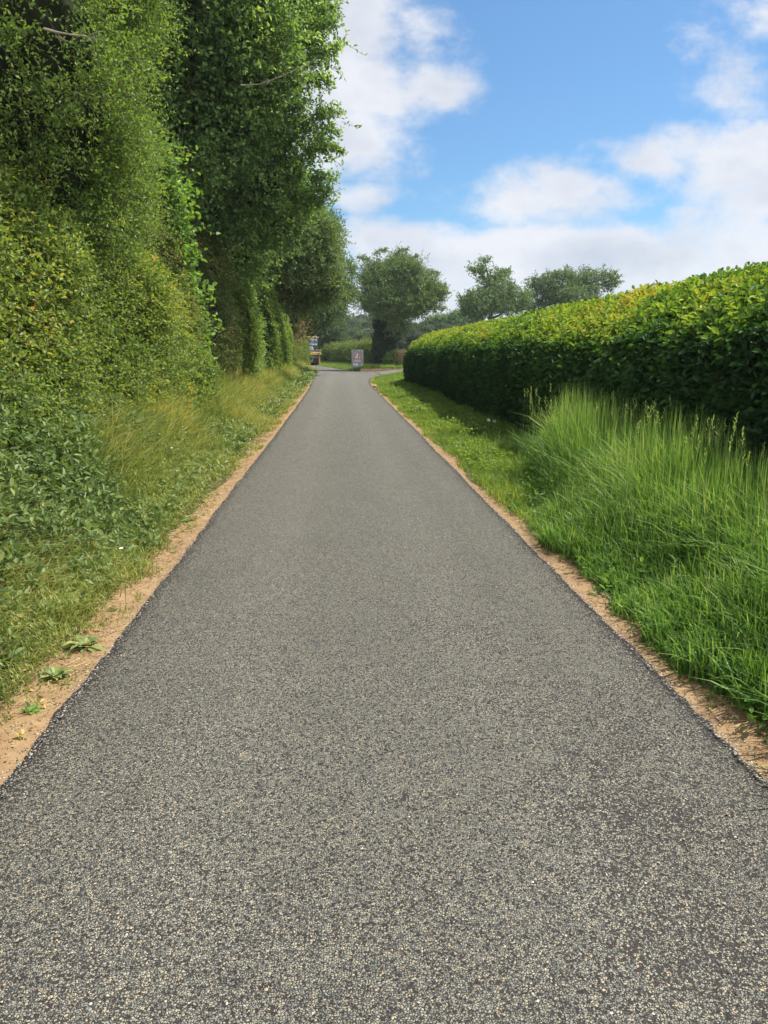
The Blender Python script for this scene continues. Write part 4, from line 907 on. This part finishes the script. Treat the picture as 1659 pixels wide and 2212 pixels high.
sg = empty('road_sign', (sp0[0], 64.0, float(ground_z(sp0[0], 64))), R_(-2)); tag(sg, 'grey temporary road sign with red triangle, skid risk plate and 20 limit', 'road sign')
zb = float(sp0[2]-ground_z(sp0[0], 64.0))
A = Acc()
# slightly buckled metal plate with a folded rim
gx_, gz_ = np.meshgrid(np.linspace(-.475, .475, 12), np.linspace(0, 1.42, 16)); by = .008*np.sin(gx_*7)*np.cos(gz_*4)+.006*sstep(.25, .47, gx_)*np.sin(gz_*9)
for yy_, fl_ in ((-.012, 0), (.012, 1)):
    idx = np.arange(gx_.size).reshape(gx_.shape); F = np.stack([idx[:-1, :-1], idx[:-1, 1:], idx[1:, 1:], idx[1:, :-1]], -1).reshape(-1, 4)
    A.add(np.stack([gx_, by*.5+yy_, gz_+zb], -1).reshape(-1, 3), [F if fl_ == 0 else F[:, ::-1]])
for s_, c_ in (((.97, .03, .03), (0, 0, zb-.005)), ((.97, .03, .03), (0, 0, zb+1.425)), ((.025, .03, 1.38), (-.485, 0, zb+.71)), ((.025, .03, 1.38), (.485, 0, zb+.71))): box(A, c_, s_, bevel=.004)
A.build('sign_plate', M['plate'], sg)
def poly(acc, pts, y, mat_=0, th=.004): prism(acc, pts, y-th, y, mat_)
y1 = -.022
def tri(k, zc): return [(-.345*k, zc-.22*k), (.345*k, zc-.22*k), (.03*k, zc+.43*k-.01), (-.03*k, zc+.43*k-.01)]
A = Acc(); poly(A, tri(1.0, zb+.88), y1); A.build('red_triangle', M['red'], sg)
A = Acc(); poly(A, tri(.76, zb+.88), y1-.005); A.build('triangle_face', M['pinkish'], sg)
A = Acc(); poly(A, [(-.015, zb+.75), (.03, zb+.75), (.035, zb+1.0), (.01, zb+1.03)], y1-.0095); A.build('pale_crease', M['white'], sg)
A = Acc(); poly(A, [(.035, zb+.75), (.085, zb+.76), (.09, zb+.84), (.12, zb+.89), (.09, zb+.96), (.06, zb+1.0), (.05, zb+1.04), (.04, zb+.95), (.03, zb+.86)], y1-.0125)
for q in ((.13, .80), (.155, .775), (.11, .83), (.14, .84)): poly(A, [(q[0], zb+q[1]), (q[0]+.018, zb+q[1]), (q[0]+.02, zb+q[1]+.014), (q[0]+.002, zb+q[1]+.016)], y1-.0125)
A.build('symbol', M['black'], sg)
def plate(z0, z1, w_, nm, bd):
    A = Acc(); c = .03
    def rr(w, a, b, c): return [(-w+c, a), (w-c, a), (w, a+c), (w, b-c), (w-c, b), (-w+c, b), (-w, b-c), (-w, a+c)]
    poly(A, rr(w_, z0, z1, c), y1, 1); poly(A, rr(w_-bd, z0+bd, z1-bd, c*.7), y1-.005, 0); return A.build(nm, [M['white'], M['black']], sg)
plate(zb+.425, zb+.64, .28, 'supplementary_plate', .022); plate(zb+.05, zb+.37, .41, 'speed_plate', .022)
text('Skid risk', .115, (0, y1-.010, zb+.532), 'lettering', sg, M['black'], .002, 1.05)
text('Max', .10, (-.21, y1-.010, zb+.275), 'lettering', sg, M['black'], .002); text('speed', .10, (-.21, y1-.010, zb+.155), 'lettering', sg, M['black'], .002)
text('20', .30, (.17, y1-.010, zb+.21), 'speed_number', sg, M['black'], .008, 1.1)
for sx__ in (-.42, .42):
    A = Acc(); tube(A, [(sx__, .03, 0), (sx__, .03, zb+1.3)], .016, 8); tube(A, [(sx__, .03, zb+1.25), (sx__*1.02, .65, 0)], .014, 8); A.build('leg', M['galv'], sg)
A = Acc(); tube(A, [(-.42, .36, .55), (.42, .36, .55)], .012, 6); A.build('brace', M['galv'], sg)

# white direction sign at the side road, mostly behind the hedge end
q = at(877.5, 800, 63.4); ws = empty('direction_sign', (q[0], 63.4, float(ground_z(q[0], 63.4)))); tag(ws, 'white sign with black arrow on a pale post, partly hidden by the beech hedge end', 'road sign')
A = Acc(); tube(A, [(0, 0, 0), (0, 0, 1.62)], .032, 10); A.build('post', M['white'], ws)
A = Acc(); poly(A, [(-.16, 1.10), (.46, 1.02), (.5, 1.5), (-.02, 1.52), (-.2, 1.3)], -.036, 0, .01); A.build('sign_plate', M['white'], ws)
A = Acc(); poly(A, [(-.08, 1.28), (.05, 1.2), (.04, 1.25), (.3, 1.22), (.31, 1.31), (.05, 1.34), (.06, 1.4)], -.0475, 0, .003); A.build('arrow', M['black'], ws)

# ------------------------------------------------------------------ lamp poles
for i, (px, top, Yd, arm, lb_) in enumerate([(746, 708, 130, 0, 'plain thin grey pole standing above the field hedge, left of the pole with an arm'), (783, 712, 134, 1, 'thin lamp post with a short arm above the field hedge')]):
    c = at(px, top, Yd); gz = float(ground_z(c[0], Yd)); root = empty('lamp_post', (c[0], Yd, gz)); tag(root, lb_, 'lamp post')
    A = Acc(); h_ = c[2]-gz; tube(A, [(0, 0, 0), (0, 0, h_*.4), (0, 0, h_)], [.11, .08, .06], 10); A.build('pole', M['galv'], root)
    if arm:
        A = Acc(); tube(A, [(0, 0, h_-.1), (.35, 0, h_+.05), (.8, 0, h_+.08)], .04, 8); A.build('arm', M['galv'], root)
        A = Acc(); box(A, (1.0, 0, h_+.07), (.6, .28, .14), bevel=.04); A.build('lantern', M['plate'], root)
    else:
        A = Acc(); tube(A, [(0, 0, h_), (0, 0, h_+.12)], [.08, .02], 10); A.build('cap', M['galv'], root)

# ------------------------------------------------------------------ kerb and bank of the side road
M['kerb'] = plain('weathered_kerb', (.36, .25, .15), .85, var=.4, scale=9, bump=.01)
A = Acc(); xs = np.arange(1.75, 14, .92)
for i, x_ in enumerate(xs): box(A, (x_+.46, 62.42+.03*(x_-1.7)+.01*sin(i*3.3), .09), (.905, .15, .27), .03+.008*sin(i*2.1), bevel=.02)
tag(A.build('kerb', M['kerb']), kind='structure')
# edge stone where the right verge begins
A = Acc(); box(A, (1.66, 34.6, .01), (.14, .7, .14), -.06, bevel=.03); box(A, (1.68, 35.5, .0), (.14, .6, .13), -.03, bevel=.03); tag(A.build('edge_stones', M['kerb']), kind='structure')

# ------------------------------------------------------------------ yellow road roller seen from behind
M['yellow'] = plain('yellow_paint', (.66, .46, .09), .45, var=.18, scale=4); M['dkgrey'] = plain('dark_grey_paint', (.055, .058, .062), .5, var=.25, scale=5)
M['midgrey'] = plain('grey_cover', (.16, .165, .175), .5, var=.2, scale=5); M['rubber'] = plain('tyre_rubber', (.03, .03, .032), .8, var=.3, scale=12)
M['glass'] = plain('cab_glass', (.10, .14, .16), .06, var=.15, scale=2, spec=1.0); M['lamp_red'] = plain('red_lens', (.45, .02, .02), .2, var=.05); M['lamp_clear'] = plain('clear_lens', (.75, .75, .72), .15, var=.05)
M['amber'] = plain('amber_lens', (.45, .20, .04), .2, var=.05); M['blind'] = plain('pale_blind', (.50, .56, .62), .5, var=.15, scale=3)
q = at(694.5, 788, 93.0); vx = q[0]-1.05
rl = empty('road_roller', (vx, 93.0, 0.0), R_(6)); tag(rl, 'yellow and grey road roller with glazed cab parked on the left at the bend', 'road roller')
def part(nm, mt, par, fn, smooth=False): A = Acc(); fn(A); return A.build(nm, M[mt] if isinstance(mt, str) else [M[k] for k in mt], par, smooth)
part('chassis', 'dkgrey', rl, lambda A: (box(A, (0, 1.9, 1.10), (1.7, 3.6, .34), bevel=.05), box(A, (0, 1.9, .78), (.9, 3.2, .35), bevel=.05)))
bm_ = part('bumper', 'yellow', rl, lambda A: (box(A, (0, .12, 1.41), (2.06, .26, .34), bevel=.05), box(A, (1.0, .13, 1.56), (.10, .28, .64), bevel=.03, taper=(.6, .8)), box(A, (-1.0, .13, 1.56), (.10, .28, .64), bevel=.03, taper=(.6, .8))))
for s_ in (-1, 1):
    lc = part('tail_lamp', 'black', bm_, lambda A: box(A, (s_*.60, -.022, 1.42), (.46, .03, .13), bevel=.01))
    part('red_lens', 'lamp_red', bm_, lambda A: box(A, (s_*.74, -.045, 1.42), (.11, .02, .09), bevel=.005)); part('clear_lens', 'lamp_clear', bm_, lambda A: box(A, (s_*.50, -.045, 1.42), (.10, .02, .09), bevel=.005))
part('engine_cover', 'dkgrey', rl, lambda A: (box(A, (0, .75, 1.70), (1.96, 1.3, .22), bevel=.06, taper=(.97, .9)),))
part('hood', 'midgrey', rl, lambda A: (box(A, (-.42, .75, 2.02), (1.2, 1.1, .44), bevel=.08, taper=(.85, .7), shear=(0, .1)),))
part('trim_strip', 'yellow', rl, lambda A: box(A, (.6, .20, 1.845), (.44, .1, .06), bevel=.01))
cb = part('cab', 'dkgrey', rl, lambda A: (box(A, (0, 2.2, 2.12), (1.58, 1.5, .50), bevel=.04), *[box(A, (sx_c*.755, yy_c, 2.80), (.07, .07, .92)) for sx_c in (-1, 1) for yy_c in (1.5, 2.9)], box(A, (.36, 1.50, 2.80), (.04, .04, .90)), box(A, (-.36, 1.50, 2.80), (.04, .04, .90))))
part('rear_window', 'glass', cb, lambda A: box(A, (0, 1.535, 2.81), (1.44, .02, .90)))
part('side_window', 'glass', cb, lambda A: box(A, (.735, 2.2, 2.81), (.02, 1.30, .90))); part('side_window', 'glass', cb, lambda A: box(A, (-.735, 2.2, 2.81), (.02, 1.30, .90)))
part('window_blind', 'blind', cb, lambda A: (box(A, (0, 1.517, 2.50), (1.42, .012, .18)), box(A, (0, 1.517, 2.95), (1.42, .012, .05)), box(A, (0, 1.517, 3.12), (1.42, .012, .16))))
rf = part('cab_roof', 'yellow', cb, lambda A: box(A, (-.08, 2.2, 3.36), (1.5, 1.72, .15), bevel=.06))
for s_ in (-1, 1):
    part('roof_lamp', ('black', 'lamp_clear'), cb, lambda A: (box(A, (s_*.80, 1.40, 3.33), (.2, .1, .14), bevel=.02), box(A, (s_*.80, 1.34, 3.33), (.15, .02, .10), bevel=.005, mat=1)))
part('beacon', 'amber', cb, lambda A: tube(A, [(.52, 2.0, 3.44), (.52, 2.0, 3.56), (.52, 2.0, 3.6)], [.07, .065, .03], 12))
part('roof_rail', 'dkgrey', cb, lambda A: tube(A, [(-.8, 1.5, 3.47), (.2, 1.5, 3.47)], .02, 6))
for s_ in (-1, 1): part('side_frame', 'yellow', rl, lambda A: (box(A, (s_*.84, .9, .66), (.16, 1.1, .98), bevel=.03), box(A, (s_*.84, 2.7, .80), (.14, 2.4, .5), bevel=.03)))
for yy_ in (.75, 3.2):
    for xx_ in (-.52, -.18, .18, .52):
        def wf(A):
            V = [(-.14, .40), (-.15, .47), (-.12, .52), (.12, .52), (.15, .47), (.14, .40)]; sg_ = 28; P = []
            for k in range(sg_):
                a = 2*pi*k/sg_
                for x_, r_ in [(-.10, .18), (-.12, .30)]+V+[(.12, .30), (.10, .18)]: P.append((xx_+x_, yy_+r_*cos(a), .54+r_*sin(a)))
            m_ = 10; Q = [(k*m_+j, k*m_+j+1, ((k+1) % sg_)*m_+j+1, ((k+1) % sg_)*m_+j) for k in range(sg_) for j in range(m_-1)]
            A.add(np.array(P), [np.array(Q)]); 
        part('tyre', 'rubber', rl, wf, True)
part('scraper_bar', 'midgrey', rl, lambda A: (box(A, (0, .12, .95), (1.5, .08, .10), bevel=.02), box(A, (0, .16, .60), (.12, .1, .6), bevel=.02), tube(A, [(-.4, .14, .9), (-.1, .1, .45), (.2, .14, .9)], .03, 6)))
part('mirror', 'black', rl, lambda A: (tube(A, [(.78, 2.9, 2.9), (1.0, 2.85, 2.95)], .015, 5), box(A, (1.05, 2.85, 2.8), (.16, .06, .3), bevel=.02)))

# ------------------------------------------------------------------ air
m = bpy.data.materials.new('haze_air'); m.use_nodes = True; t = NT(m.node_tree); t.n.clear(); out = t.add('ShaderNodeOutputMaterial')
pv = t.add('ShaderNodeVolumePrincipled'); pv.inputs['Color'].default_value = (.80, .88, 1.0, 1); pv.inputs['Density'].default_value = HAZE; pv.inputs['Anisotropy'].default_value = .2
t.l.new(pv.outputs[0], out.inputs['Volume'])
A = Acc(); box(A, (0, 420, 14), (1460, 980, 42)); hz = A.build('haze', m); tag(hz, 'thin pale air over the whole scene', 'haze', kind='stuff')
